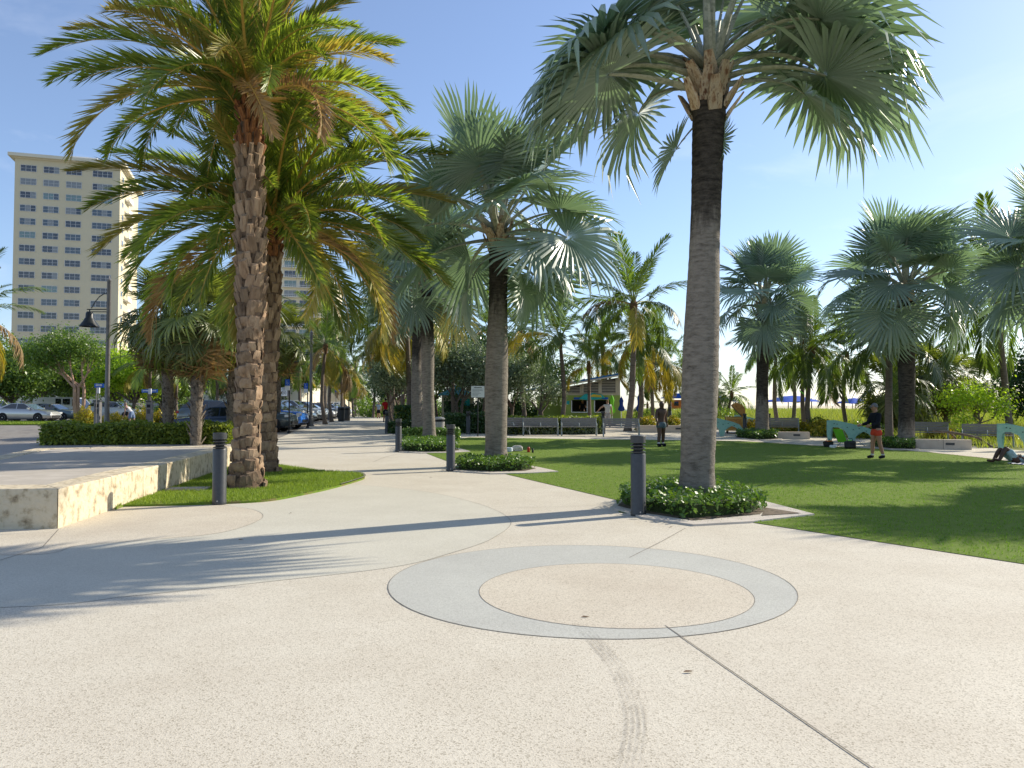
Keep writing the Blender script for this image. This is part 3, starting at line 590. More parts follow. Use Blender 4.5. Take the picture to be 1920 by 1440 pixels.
def trunk_mesh(name, path, rad, mats, n=18, ringh=.13, amp=.02, seed=0, split=None, rough=.012):
    """path: list of Vectors; rad(t); rings every ringh metres; split(t) -> material index"""
    rd = random.Random(seed); path = [Vector(p) for p in path]
    Lt = sum((path[i + 1] - path[i]).length for i in range(len(path) - 1)); k = max(6, int(Lt / ringh * 2)); m = MB()
    acc = [0]
    for i in range(len(path) - 1): acc.append(acc[-1] + (path[i + 1] - path[i]).length)
    def pos(s):
        for i in range(len(path) - 1):
            if s <= acc[i + 1] or i == len(path) - 2: return path[i].lerp(path[i + 1], (s - acc[i]) / (acc[i + 1] - acc[i]))
    b = 0
    for j in range(k + 1):
        t = j / k; c = pos(t * Lt); r = rad(t) * (1 + (amp if j % 2 else -amp * .4))
        for q in range(n):
            an = 2 * math.pi * q / n; rr = r * (1 + rd.uniform(-rough, rough)); m.v.append((c.x + rr * math.cos(an), c.y + rr * math.sin(an), c.z + rd.uniform(-.012, .012)))
    for j in range(k):
        mi = split(j / k) if split else 0
        for q in range(n):
            q2 = (q + 1) % n; m.f.append((j * n + q, j * n + q2, (j + 1) * n + q2, (j + 1) * n + q)); m.m.append(mi)
    m.f.append(tuple(k * n + q for q in range(n))); m.m.append(0)
    return m.mesh(name, mats, 50)

# a leaf-base piece: a split, upward pointing paddle
pm = MB(); pm.add([(0, -.085, 0), (0, .085, 0), (.03, .10, .18), (.03, -.10, .18), (.14, .06, .50), (.14, -.06, .50), (.045, -.085, -.01), (.045, .085, -.01), (.085, .10, .18), (.085, -.10, .18), (.165, .055, .50), (.165, -.055, .50)],
    [(0, 3, 2, 1), (3, 5, 4, 2), (6, 7, 8, 9), (9, 8, 10, 11), (0, 1, 7, 6), (1, 2, 8, 7), (2, 4, 10, 8), (3, 0, 6, 9), (5, 3, 9, 11), (4, 5, 11, 10)])
PADDLE = pm.mesh('leaf_base', m_boot)
sm_ = MB(); sm_.add([(-.03, -.115, -.10), (-.03, .115, -.10), (.035, .125, .02), (.035, -.125, .02), (.055, .085, .095), (.055, -.085, .095), (-.03, .10, .115), (-.03, -.10, .115), (.06, 0, -.02), (.085, 0, .09)],
    [(0, 8, 3), (0, 1, 8), (1, 2, 8), (3, 8, 9, 5), (8, 2, 4, 9), (5, 9, 4, 6, 7), (0, 3, 5, 7), (1, 6, 4, 2)])
STUB = sm_.mesh('leaf_base', m_scale)
def lin(a, b, t): return a + (b - a) * t
def bismarck(base, top, r0, r1, label, seed, n=22, sc=1.0, emax=84, emin=-16, dark_from=.62, extra=(), group='silver fan palms round the lawn', boots=12, skipfn=None, old=False):
    rd = random.Random(seed); base = Vector(base); top = Vector(top)
    t = thing('silver_fan_palm', label, 'palm', base, 0, group); tp = top - base
    def rad(s): return lin(r0 * .83, r1, s) + r0 * .30 * max(0, 1 - s * 9) ** 1.5 + .02 * math.sin(s * 9 + seed)
    path = [Vector((0, 0, -.15)), tp * .35 + Vector((rd.uniform(-.04, .04), 0, 0)), tp * .7, tp]
    me = trunk_mesh('trunk', path, rad, [bark_stain_shade(dark_from * tp.z, .9, seed)], 20, .16, .008, seed, None, .014)
    link('trunk', me, t)
    for i in range(boots):
        a = i * 2.4 + rd.uniform(-.2, .2); z = -.22 + .62 * i / boots
        M = Matrix.Translation(tp + Vector((0, 0, z))) @ Matrix.Rotation(a, 4, 'Z') @ Matrix.Translation((r1 * (.98 - .35 * i / boots), 0, 0)) @ Matrix.Rotation(rd.uniform(.0, .35), 4, 'Y') @ Matrix.Rotation(rd.uniform(-.25, .25), 4, 'X') @ Matrix.Diagonal((1.1, 1.25, 1.05, 1))
        link('leaf_base', PADDLE, t, None, M)
    for i in range(n):
        q = i / (n - 1); az = i * 2.39996 + rd.uniform(-.25, .25) + seed; el = R(lin(emax, emin, q ** 1.05) + rd.uniform(-7, 7))
        vi = 0 if q < .22 else (1 if q < .42 else (2 if q < .66 else (3 if q < .85 else 4)))
        if rd.random() < .2: vi = 5
        s = sc * rd.uniform(.88, 1.10) * (.86 if q < .08 else 1)
        if skipfn and skipfn(az % (2 * math.pi), math.degrees(el)): continue
        z = lin(.8, .22, q); frond(t, BIS[vi], tp + Vector((.12 * math.cos(az), .12 * math.sin(az), z)), az, el, s, m_bisold if (old and q > .86 and rd.random() < .35) else None, rd.uniform(-.75, .75))
    for az, el, vi, s, z in extra: frond(t, BIS[vi], tp + Vector((0, 0, z)), R(az), R(el), s * sc)
    return t
near = lambda a, e: (3.6 < a < 5.85 and e < 58) or (.6 < a < 2.5 and e < 40)
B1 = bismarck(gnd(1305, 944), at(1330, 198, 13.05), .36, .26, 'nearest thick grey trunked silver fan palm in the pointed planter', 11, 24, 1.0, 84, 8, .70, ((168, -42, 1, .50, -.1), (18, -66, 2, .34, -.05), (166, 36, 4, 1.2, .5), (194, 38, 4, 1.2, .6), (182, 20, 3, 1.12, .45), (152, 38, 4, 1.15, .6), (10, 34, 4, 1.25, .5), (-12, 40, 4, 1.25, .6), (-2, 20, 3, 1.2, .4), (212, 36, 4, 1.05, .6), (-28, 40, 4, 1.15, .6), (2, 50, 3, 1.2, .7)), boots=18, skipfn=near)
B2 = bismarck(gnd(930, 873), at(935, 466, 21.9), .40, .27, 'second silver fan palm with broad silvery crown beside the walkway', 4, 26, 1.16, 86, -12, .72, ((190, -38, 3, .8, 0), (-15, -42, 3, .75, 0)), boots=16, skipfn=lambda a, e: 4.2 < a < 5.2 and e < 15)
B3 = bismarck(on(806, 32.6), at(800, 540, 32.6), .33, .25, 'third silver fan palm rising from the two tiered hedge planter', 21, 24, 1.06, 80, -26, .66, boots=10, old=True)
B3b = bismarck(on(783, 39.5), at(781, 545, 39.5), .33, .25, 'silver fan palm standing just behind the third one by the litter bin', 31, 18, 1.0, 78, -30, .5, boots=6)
B4 = bismarck(on(1428, 38.2), at(1431, 588, 38.2), .37, .29, 'silver fan palm growing from the dark planter next to the treasure chest', 7, 26, 1.04, 88, 0, .28, boots=10)  # low dark start puts the trunk's backlit shade into its bark colour
B5 = bismarck(on(1697, 31.8), at(1699, 560, 31.8), .40, .30, 'silver fan palm with shade darkened trunk behind the player in red shorts', 15, 28, 1.08, 86, -14, .12, ((165, -34, 3, .9, 0), (200, -30, 4, .9, 0)), boots=10)  # nearly the whole trunk is coloured dark for its shaded, backlit side
B6 = bismarck(on(2010, 25.5), at(2010, 525, 25.5), .38, .29, 'silver fan palm at the lawn corner, only leaf tips showing beside the dark tree', 19, 24, 1.1, 82, -20, .2, boots=8)
B7 = bismarck((20.6, 18.6, 0), (20.6, 18.6, 6.9), .38, .28, 'silver fan palm beyond the right lawn edge whose shadow falls on the near turf', 23, 22, 1.05, 82, -14, .5, boots=8)
def date_palm(base, path_px, Y, r0, r1, label, seed, n, sc, stubs, emin=-10):
    rd = random.Random(seed); base = Vector(base); t = thing('date_palm', label, 'palm', base, 0, 'date palms on the grass island')
    path = [Vector((0, 0, -.1))] + [at(u, v, Y) - base for u, v in path_px]; tp = path[-1]
    def rad(s): return lin(r0, r1, min(1, s * 1.15)) + r0 * .55 * max(0, 1 - s * 7.5) ** 1.6 + (.04 * smooth(.35, .5, s) - .06 * smooth(.7, 1, s))
    link('trunk', trunk_mesh('trunk', path, lambda s: rad(s) * .93, [m_datet], 16, .2, .01, seed, None, .03), t)
    acc = [0]
    for i in range(len(path) - 1): acc.append(acc[-1] + (path[i + 1] - path[i]).length)
    def pos(s):
        for i in range(len(path) - 1):
            if s <= acc[i + 1] or i == len(path) - 2: return path[i].lerp(path[i + 1], (s - acc[i]) / (acc[i + 1] - acc[i]))
    per = 9; rows = stubs // per; Lt = acc[-1]
    for j in range(rows):
        for k in range(per):
            s = (j + .5 + k / per * .9) / rows; a = 2 * math.pi * (k / per + .5 * (j % 2) / per) + rd.uniform(-.07, .07); c = pos(min(s, 1) * Lt); r = rad(s)
            up = smooth(.38, .55, s); c = c + Vector((0, 0, rd.uniform(-.035, .035))); a += rd.uniform(-.13, .13); tilt = lin(-.02, .16, up) + rd.uniform(-.12, .12) + (.35 if s > .93 else 0)
            hz = Lt / rows / .17; sx = lin(.42, .7, up) * rd.uniform(.4, 1.6)
            M = Matrix.Translation(c) @ Matrix.Rotation(a, 4, 'Z') @ Matrix.Translation((r * .95, 0, 0)) @ Matrix.Rotation(tilt, 4, 'Y') @ Matrix.Rotation(rd.uniform(-.2, .2), 4, 'X') @ Matrix.Diagonal((sx, r * 2 * math.pi / per / .225 * lin(1.15, .80, up) * rd.uniform(.75, 1.25), hz * lin(.80, 1.45, up) * rd.uniform(.7, 1.2), 1))
            link('leaf_base', STUB, t, m_scalet if s > .86 else None, M)
    for i in range(n):
        q = i / (n - 1); az = i * 2.39996 + rd.uniform(-.2, .2) + seed * .7; el = R(lin(84, emin, q ** .85) + rd.uniform(-6, 6))
        vi = 0 if q < .20 else (1 if q < .50 else (2 if q < .8 else 3))
        mt = None
        if q > .8: mt = rd.choice((None, None, m_dateo, m_dated if q > .93 else None))
        elif rd.random() < .16: mt = m_dateo
        z = lin(.35, -.05, q); frond(t, DAT[vi], tp + Vector((.10 * math.cos(az), .10 * math.sin(az), z)), az, el, sc * rd.uniform(.85, 1.1), mt, rd.uniform(-.5, .5))
    return t
date_palm(gnd(461, 917), ((463, 800), (471, 600), (470, 400), (469, 185)), 15.75, .27, .22, 'tall date palm with stubby trunk and orange leaf stems beside the bollard', 5, 70, 1.02, 297, 4)
date_palm(gnd(500, 887), ((499, 780), (503, 600), (512, 425)), 19.2, .24, .21, 'shorter date palm just behind the tall one on the grass island', 8, 76, 1.28, 234, -16)
def coconut(base, top, label, seed, n=20, sc=1.0, r=.16, yellow=.25, group='coconut palms', bow=.3, emin=-40, wind=.35, nuts=True, emax=80):
    rd = random.Random(seed); base = Vector(base); top = Vector(top); t = thing('coconut_palm', label, 'palm', base, 0, group); tp = top - base
    b = Vector((rd.uniform(-bow, bow), rd.uniform(-bow, bow), 0))
    path = [Vector((0, 0, -.1)), tp * .3 + b * .8, tp * .65 + b * .6, tp]
    link('trunk', trunk_mesh('trunk', path, lambda s: r * (1.0 - .32 * s) + r * .5 * max(0, 1 - s * 10) ** 2, [m_cocot], 10, .22, .02, seed), t)
    f = MB().lathe([(r * .72, -.45), (r * 1.15, -.1), (r * 1.25, .15), (r * .5, .45)], 9, tp); f.build('crown_shaft', m_cocof, t)
    for i in range(n):
        q = i / (n - 1); az = i * 2.39996 + rd.uniform(-.3, .3) + seed
        az = az - wind * math.sin(az - math.pi) * .8        # sea wind pushes the fronds to -X
        el = R(lin(emax, emin, q ** .9) + rd.uniform(-9, 9)); vi = 0 if q < .25 else (1 if q < .58 else (2 if q < .85 else 3))
        mt = None
        if q > .62 and rd.random() < yellow * 1.1: mt = m_cocoy if rd.random() < .65 else m_cocob
        frond(t, COC[vi], tp + Vector((.06 * math.cos(az), .06 * math.sin(az), lin(.3, 0, q))), az, el, sc * rd.uniform(.82, 1.08), mt, rd.uniform(-.4, .4), rmat=m_rach if mt else None)
    return t
def cabbage(base, top, label, seed, n=52, sc=1.0, r=.21, group='cabbage palms behind the clipped hedge', stubs=60, emin=-64, dead=.26):
    rd = random.Random(seed); base = Vector(base); top = Vector(top); t = thing('cabbage_palm', label, 'palm', base, 0, group); tp = top - base
    link('trunk', trunk_mesh('trunk', [Vector((0, 0, -.1)), tp * .5, tp], lambda s: r * (1 + .15 * math.sin(s * 4)), [m_sabt], 12, .12, .03, seed, None, .05), t)
    for i in range(stubs):
        s = (i + .5) / stubs; a = i * 2.4; c = tp * s
        M = Matrix.Translation(c) @ Matrix.Rotation(a, 4, 'Z') @ Matrix.Translation((r * .9, 0, 0)) @ Matrix.Rotation(rd.uniform(-.05, .25), 4, 'Y') @ Matrix.Rotation(rd.choice((-.5, .5)), 4, 'X') @ Matrix.Diagonal((.6, .5, .75, 1))
        link('leaf_base', PADDLE, t, m_sabt, M)
    for i in range(n):
        q = i / (n - 1); az = i * 2.39996 + rd.uniform(-.3, .3); el = R(lin(85, emin, q ** .95) + rd.uniform(-8, 8)); vi = 0 if q < .3 else (1 if q < .65 else 2)
        frond(t, SAB[vi], tp + Vector((0, 0, lin(.3, -.1, q))), az, el, sc * rd.uniform(.85, 1.1), m_sabo if q > 1 - dead and rd.random() < .8 else None, rd.uniform(-.5, .5))
    return t
cabbage(on(318, 33.6), at(312, 610, 33.6), 'cabbage palm with criss crossed trunk nearest the lamp post', 1, 56, 1.2)
cabbage(on(368, 32.0), at(372, 612, 32.0), 'cabbage palm rooted in the hedge between its two neighbours', 2, 60, 1.28)
cabbage(on(434, 34.5), at(442, 606, 34.5), 'cabbage palm beside the tall date palm trunk with brown skirt', 3, 60, 1.28)
cabbage(on(520, 44), at(518, 640, 42), 'cabbage palm with a brown leaf skirt behind the first parked car', 4, 48, 1.2, .2, 'cabbage palms behind the clipped hedge', 30)
GC = 'coconut palms before the kiosk and dune'
for a in ((1176, 43.5, 1188, 575, 'tall coconut palm leaning beside the last bench before the kiosk', 22, 1.0, .19, .15, -14),
          (1197, 46.5, 1194, 640, 'shorter coconut palm with yellow skirts behind the tall leaning one', 22, .80, .17, .5, -30),
          (1052, 46, 1050, 640, 'dark trunked coconut palm left of the kiosk front', 20, .84, .15, .1, 4),
          (1106, 47, 1104, 690, 'short coconut palm growing before the kiosk windows', 13, .55, .12, .5, 12),
          (985, 55, 975, 625, 'coconut palm rising behind the silvery trees and benches', 20, .95, .17, .1),
          (1252, 60, 1251, 690, 'young yellow skirted coconut palm behind the shirtless person', 20, .8, .15, .7),
          (1287, 66, 1286, 700, 'thin coconut palm in front of the orange lifeguard hut', 16, .75, .14, .4),
          (1130, 62, 1130, 655, 'coconut palm standing behind the kiosk roof', 20, .9, .17, .3),
          (1225, 58, 1222, 668, 'yellow green coconut palm right of the navy umbrellas', 20, .85, .15, .6)):
    u, Y, ut, vt, lb, n_, sc_, r_, ye = a[:9]; coconut(on(u, Y), at(ut, vt, Y), lb, u, n_, sc_, r_, ye, GC, emin=a[9] if len(a) > 9 else -40)
GD = 'coconut palms along the dune'
def dn(u, Y): p = on(u, Y); p.z = dune_z(p.x, Y) - .02 if (p.x > 16.4 or Y > 50) else p.z; return p
for a in ((1458, 50, 1456, 655, 'coconut palm by the dune with broad brown green crown left of the pair', 18, .8, .15, .4),
          (1487, 55, 1483, 640, 'coconut palm by the dune, straight one of the close pair', 18, .8, .15, .4),
          (1508, 43, 1506, 645, 'leaning thin trunked coconut palm before the blue canopy', 16, .78, .13, .3),
          (1518, 40.5, 1523, 655, 'coconut palm rising right behind the low concrete wall', 20, .82, .15, .2),
          (1587, 47, 1588, 672, 'slender coconut palm silhouetted before the smaller blue canopy', 16, .8, .13, .15),
          (1666, 35.5, 1668, 640, 'pale trunked coconut palm behind the player in red shorts', 22, .85, .19, .25),
          (1893, 38, 1868, 560, 'coconut palm with long wind blown fronds above the dark tree', 24, 1.12, .17, .12),
          (1347, 70, 1345, 735, 'small coconut palm on the dune left of the treasure chest', 14, .62, .13, .1),
          (1368, 62, 1372, 742, 'low bushy coconut palm right behind the treasure chest', 18, .55, .13, .05),
          (1215, 75, 1214, 762, 'young trunkless coconut palm in the dune scrub', 10, .5, .1, .0)):
    u, Y, ut, vt, lb, n_, sc_, r_, ye = a; coconut(dn(u, Y), at(ut, vt, Y), lb, u, n_, sc_, r_, ye * .7, GD, emin=-26)
GW = 'coconut palms lining the walkway'
for i, (Y, d, vt) in enumerate(((53.5, .7, 652), (60, .7, 668), (71, .7, 690), (80, .7, 700), (98, .7, 712), (106, .7, 716), (125, .7, 725), (138, .7, 730))):
    x, y = street(Y, d); u = 960 + x / Y * F
    coconut((x, y, gz(y)), at(u, vt, Y), 'slim coconut palm along the parking bays, %s beyond the lantern lamp post' % ('first', 'second', 'third', 'fourth', 'fifth', 'sixth', 'seventh', 'eighth')[i], 200 + i, 18, .72, .15, .55, GW)
for i, (u, Y, ut, vt, sc_) in enumerate(((768, 46, 762, 585, 1.12), (777, 52, 772, 600, 1.05), (752, 58, 748, 615, 1.05), (742, 70, 738, 640, 1.0), (737, 84, 735, 665, 1.0), (733, 104, 731, 690, 1.0))):
    coconut(on(u, Y), at(ut, vt, Y), 'leaning coconut palm with yellowing fronds over the walkway, %s beyond the litter bin' % ('first', 'second', 'third', 'fourth', 'fifth', 'sixth')[i], 300 + i, 24, sc_, .18, .6, GW, wind=.75)
for i, (u, Y, vt, sc_, lb) in enumerate(((-55, 40, 592, .95, 'coconut palm whose frond tips hang beside the cream tower'), (480, 66, 700, .7, 'small coconut palm behind the parked cars near the speed sign'), (560, 72, 680, .7, 'coconut palm behind the parked cars beside the lamp post'), (612, 78, 600, .95, 'tall bright coconut palm before the pale balcony tower'), (335, 62, 690, .7, 'yellowing coconut palm beyond the cabbage palm trunks'), (283, 60, 680, .75, 'yellow tipped coconut palm behind the street name sign'), (850, 62, 610, .95, 'yellow fronded coconut palm behind the silvery tree'), (915, 66, 620, .95, 'coconut palm rising behind the second silver fan palm trunk'), (700, 90, 660, .8, 'far coconut palm over the end of the walkway'), (405, 70, 695, .7, 'coconut palm behind the dark blue saloon'))):
    coconut(on(u, Y), at(u, vt, Y), lb, 400 + i, 20, sc_, .16, .5 if i not in (3,) else .1, 'coconut palms round the car park')
# low fan palms by the dune
for i, (u, Y, vt, sc_, lb) in enumerate(((1668, 42, 735, 1.25, 'bushy fan palm behind the player in red shorts'), (1725, 44, 705, 1.15, 'bushy fan palm rising behind the dark silver palm trunk'), (1775, 44, 718, 1.1, 'bushy fan palm with brown lower leaves behind the bench'), (1830, 48, 722, 1.0, 'grey green fan palm between the bench and the dark tree'), (1700, 47, 755, 1.2, 'low spreading fan palm behind the dune edge bench'))):
    cabbage(dn(u, Y), at(u, vt, Y), lb, 500 + i, 34, sc_ * 1.0, .16, 'fan palms by the dune', 10, -60, .12)
# ================================================================== BROADLEAF TREES
def lobes_np(lobes, rng, dens, size):
    Ps, Os = [], []
    for (cx, cy, cz, rx, ry, rz) in lobes:
        ns = max(6, int(dens * rx * rz * 1.6)); d = rand_unit(rng, ns); rr = rng.uniform(.45, 1.0, ns) ** .6
        cen = d * rr[:, None] * np.array([rx, ry, rz]); k = 26
        sub = rng.normal(0, 1, (ns, k, 3)) * (size * 2.1); Q = (cen[:, None, :] + sub).reshape(-1, 3)
        Ps.append(Q + np.array([cx, cy, cz])); Os.append(Q / (np.linalg.norm(Q, axis=1, keepdims=True) + 1e-6))
    return np.concatenate(Ps), np.concatenate(Os)
def tree(name, label, base, lobes, mt, size, dens, seed, bark=m_bark, r=.14, group=None, fork=.35, cat='tree', bias=.7, stems=1):
    rg = np.random.default_rng(seed); rd = random.Random(seed); base = Vector(base); t = thing(name, label, cat, base, 0, group)
    m = MB(); zc = sum(l[2] for l in lobes) / len(lobes)
    for s in range(stems):
        off = Vector((rd.uniform(-.15, .15), rd.uniform(-.1, .1), 0)) * (stems > 1); fk = Vector((rd.uniform(-.2, .2), rd.uniform(-.2, .2), zc * fork)) + off * 2
        m.tube([off + Vector((0, 0, -.1)), off + fk * .5, fk], [r * 1.2, r, r * .85], 8)
        for l in lobes[s::stems] if stems > 1 else lobes:
            c = Vector(l[:3]); mid = fk.lerp(c, .5) + Vector((rd.uniform(-.2, .2), rd.uniform(-.2, .2), -.15)); m.tube([fk, mid, c], [r * .7, r * .42, r * .12], 6)
            for _ in range(3):
                e = c + Vector((rd.uniform(-1, 1) * l[3] * .7, rd.uniform(-1, 1) * l[4] * .7, rd.uniform(-.3, .8) * l[5] * .7)); m.tube([mid, mid.lerp(e, .6) + Vector((0, 0, .1)), e], [r * .3, r * .2, r * .06], 5)
    m.build('trunk', bark, t, 60)
    P, O = lobes_np(lobes, rg, dens, size); o = link('crown', np_mesh('crown', leaves_np(P, size, rg, O + np.array([0, 0, .6]), bias, .55), 4, mt), t); o['kind'] = 'stuff'
    return t
def lob(rd, n, w, h, z, r): return [(rd.uniform(-w, w), rd.uniform(-w * .7, w * .7), z + rd.uniform(-h, h), r * rd.uniform(.7, 1.15), r * rd.uniform(.7, 1.1), r * rd.uniform(.55, .85)) for _ in range(n)]
rd = random.Random(77)
tree('gumbo_tree', 'copper barked tree with several smooth stems beside the white van', on(149, 57), [(-2.4, 0, 5.4, 1.7, 1.4, .9), (-.9, .3, 6.0, 1.6, 1.4, .9), (.4, 0, 5.5, 1.3, 1.2, .8), (1.0, .2, 4.9, .8, .9, .5), (-2.0, 0, 4.4, 1.2, 1, .6), (-3.4, 0, 4.9, 1.2, 1, .7)], m_tree, .17, 38, 1, m_gumbo, .13, 'trees round the car park', .5, stems=3)
for i, (u, Y, n_, w_, z_, r_, mt, lb) in enumerate(((20, 66, 10, 3.0, 4.6, 1.7, m_tree, 'spreading green tree over the silver parked car'), (-45, 74, 9, 2.8, 5.0, 1.9, m_tree, 'leafy tree at the far end of the parked cars by the tower'), (75, 84, 11, 3.0, 5.4, 1.9, m_tree, 'dense green tree standing behind the white van'), (250, 70, 12, 2.9, 4.1, 1.6, m_treeb, 'bright sea grape tree behind the street name signs'), (215, 88, 11, 3.2, 4.8, 1.9, m_tree, 'green tree below the cream tower behind the lamp post'), (300, 94, 12, 3.4, 4.6, 2.0, m_tree, 'green tree filling the gap behind the pay station'), (130, 95, 11, 3.4, 4.6, 1.9, m_tree, 'shady tree behind the copper barked tree'), (440, 105, 8, 3.2, 5.5, 2.1, m_treed, 'dark tree beyond the car park behind the cabbage palms'), (540, 110, 8, 3.2, 5.0, 2.0, m_tree, 'green tree beyond the car park near the speed sign'))):
    tree('broadleaf_tree', lb, on(u, Y), lob(rd, n_, w_, 1.3, z_, r_), mt, .27, 24, 20 + i, m_bark, .17, 'trees round the car park')
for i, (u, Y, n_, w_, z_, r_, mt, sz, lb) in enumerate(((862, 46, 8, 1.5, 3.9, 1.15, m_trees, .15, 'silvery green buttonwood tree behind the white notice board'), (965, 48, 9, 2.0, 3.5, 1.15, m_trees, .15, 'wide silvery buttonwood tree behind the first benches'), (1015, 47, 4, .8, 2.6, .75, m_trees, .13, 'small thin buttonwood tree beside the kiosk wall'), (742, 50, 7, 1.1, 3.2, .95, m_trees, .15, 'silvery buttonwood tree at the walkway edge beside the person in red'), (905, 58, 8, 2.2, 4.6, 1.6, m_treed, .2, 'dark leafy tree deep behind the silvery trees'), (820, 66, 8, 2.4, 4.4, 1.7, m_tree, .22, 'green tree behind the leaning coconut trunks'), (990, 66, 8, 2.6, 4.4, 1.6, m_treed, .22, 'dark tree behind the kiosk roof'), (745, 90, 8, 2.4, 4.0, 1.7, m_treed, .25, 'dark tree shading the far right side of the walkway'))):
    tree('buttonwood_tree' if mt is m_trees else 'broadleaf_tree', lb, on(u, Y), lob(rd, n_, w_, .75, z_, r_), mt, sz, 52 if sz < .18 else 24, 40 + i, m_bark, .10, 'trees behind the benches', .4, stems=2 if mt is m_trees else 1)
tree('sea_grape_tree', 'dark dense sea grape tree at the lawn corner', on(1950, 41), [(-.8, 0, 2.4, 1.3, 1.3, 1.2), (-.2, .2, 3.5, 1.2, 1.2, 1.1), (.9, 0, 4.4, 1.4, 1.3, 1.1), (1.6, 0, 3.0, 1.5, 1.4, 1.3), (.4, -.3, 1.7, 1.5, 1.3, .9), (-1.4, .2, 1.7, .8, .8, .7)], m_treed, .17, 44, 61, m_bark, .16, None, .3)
tree('bright_shrub_tree', 'small bright lime green tree with fine stems behind the long bench', on(1826, 33.6), [(-.9, 0, 1.9, .75, .6, .40), (-.1, .1, 2.15, .75, .6, .38), (.75, 0, 1.95, .75, .6, .40), (1.1, 0, 1.55, .5, .5, .3), (-.7, -.1, 1.0, .5, .4, .25)], m_treeb, .11, 70, 62, m_bark, .045, None, .5)
# ================================================================== HEDGES AND SHRUBS
def hedge(name, label, c0, c1, wd, h, mt, n, size, seed, group=None, mt2=None, cat='hedge', wob=.08):
    rg = np.random.default_rng(seed); a = Vector((c0[0], c0[1])); b = Vector((c1[0], c1[1])); Lh = (b - a).length; d = (b - a) / Lh; s = Vector((-d.y, d.x))
    t = thing(name, label, cat, (a.x, a.y, gz(a.y)), math.atan2(d.y, d.x), group)
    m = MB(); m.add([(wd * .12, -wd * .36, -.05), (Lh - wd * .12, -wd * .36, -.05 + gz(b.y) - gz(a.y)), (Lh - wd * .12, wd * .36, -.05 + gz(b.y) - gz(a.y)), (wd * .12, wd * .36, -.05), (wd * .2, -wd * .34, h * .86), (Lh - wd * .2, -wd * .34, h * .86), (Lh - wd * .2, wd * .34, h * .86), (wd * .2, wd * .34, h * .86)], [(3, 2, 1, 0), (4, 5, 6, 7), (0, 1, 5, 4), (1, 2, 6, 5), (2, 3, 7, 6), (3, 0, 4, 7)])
    m.build('stems', m_hcore, t)  # added solid box, coloured as dark foliage, filling the hedge inside
    x = rg.uniform(0, Lh, n); side = rg.uniform(0, 1, n); y = np.where(side < .35, rg.uniform(-.5, .5, n), np.where(side < .75, -.5, .5) + rg.normal(0, .05, n)) * wd
    z = np.where(side < .35, h + rg.normal(0, .04, n), rg.uniform(.02, 1, n) * h); ends = rg.uniform(0, 1, n) < .08
    x = np.where(ends, np.where(rg.uniform(0, 1, n) < .5, 0, Lh), x); y = np.where(ends, rg.uniform(-.5, .5, n) * wd, y); z = np.where(ends, rg.uniform(0, 1, n) * h, z)
    wv = wob * (np.sin(x * 2.1 + seed) + np.sin(x * 4.7 + z * 5) * .6 + rg.normal(0, .5, n)); P = np.column_stack([x + rg.normal(0, .04, n), y * (1 + wv * .6), z * (1 + wv * .5) + np.interp(x, [0, Lh], [0, gz(b.y) - gz(a.y)])])
    O = np.column_stack([np.zeros(n), y / wd, z / h - .3]); V = leaves_np(P, size, rg, O, 1.2, .55)
    if mt2 is None: o = link('foliage', np_mesh('foliage', V, 4, mt), t); o['kind'] = 'stuff'
    else:
        V = V.reshape(-1, 4, 3); pick = (rg.uniform(0, 1, n) < np.clip(P[:, 2] / h, .1, .95)); o = link('foliage', np_mesh('foliage', V[pick].reshape(-1, 3), 4, mt), t); o['kind'] = 'stuff'
        o = link('foliage', np_mesh('foliage', V[~pick].reshape(-1, 3), 4, mt2), t); o['kind'] = 'stuff'
    return t
hedge('clipped_hedge', 'long clipped green hedge below the cabbage palms behind the platform', (-19.6, 32.7), (-12.1, 33.5), 1.5, .80, m_hedge, 17000, .13, 1, None, None, 'hedge', .17)
hedge('clipped_hedge', 'clipped hedge running behind the row of benches', at(940, 800, 40.6)[:2], at(1128, 800, 41.0)[:2], .9, .85, m_hedge, 6000, .13, 2, 'hedges behind the benches', m_trees)
hedge('clipped_hedge', 'dark clipped hedge behind the white notice board', at(838, 800, 41.6)[:2], at(942, 800, 41.4)[:2], 1.0, 1.0, m_treed, 5000, .13, 3, 'hedges behind the benches')
hedge('clipped_hedge', 'dark low hedge beside the bollard at the walkway edge', at(735, 800, 41.5)[:2], at(800, 800, 41.2)[:2], 1.2, .62, m_treed, 3000, .13, 4, 'hedges behind the benches')
hedge('clipped_hedge', 'upper clipped hedge tier behind the litter bin palms', at(742, 800, 45)[:2], at(812, 800, 45)[:2], 1.2, 1.35, m_treed, 4500, .13, 5, 'hedges behind the benches', m_hedge)
hedge('clipped_hedge', 'clipped hedge tier directly behind the third silver palm', at(757, 830, 35)[:2], at(860, 830, 35.2)[:2], .7, .52, m_cover, 3000, .11, 6, 'hedges behind the benches')
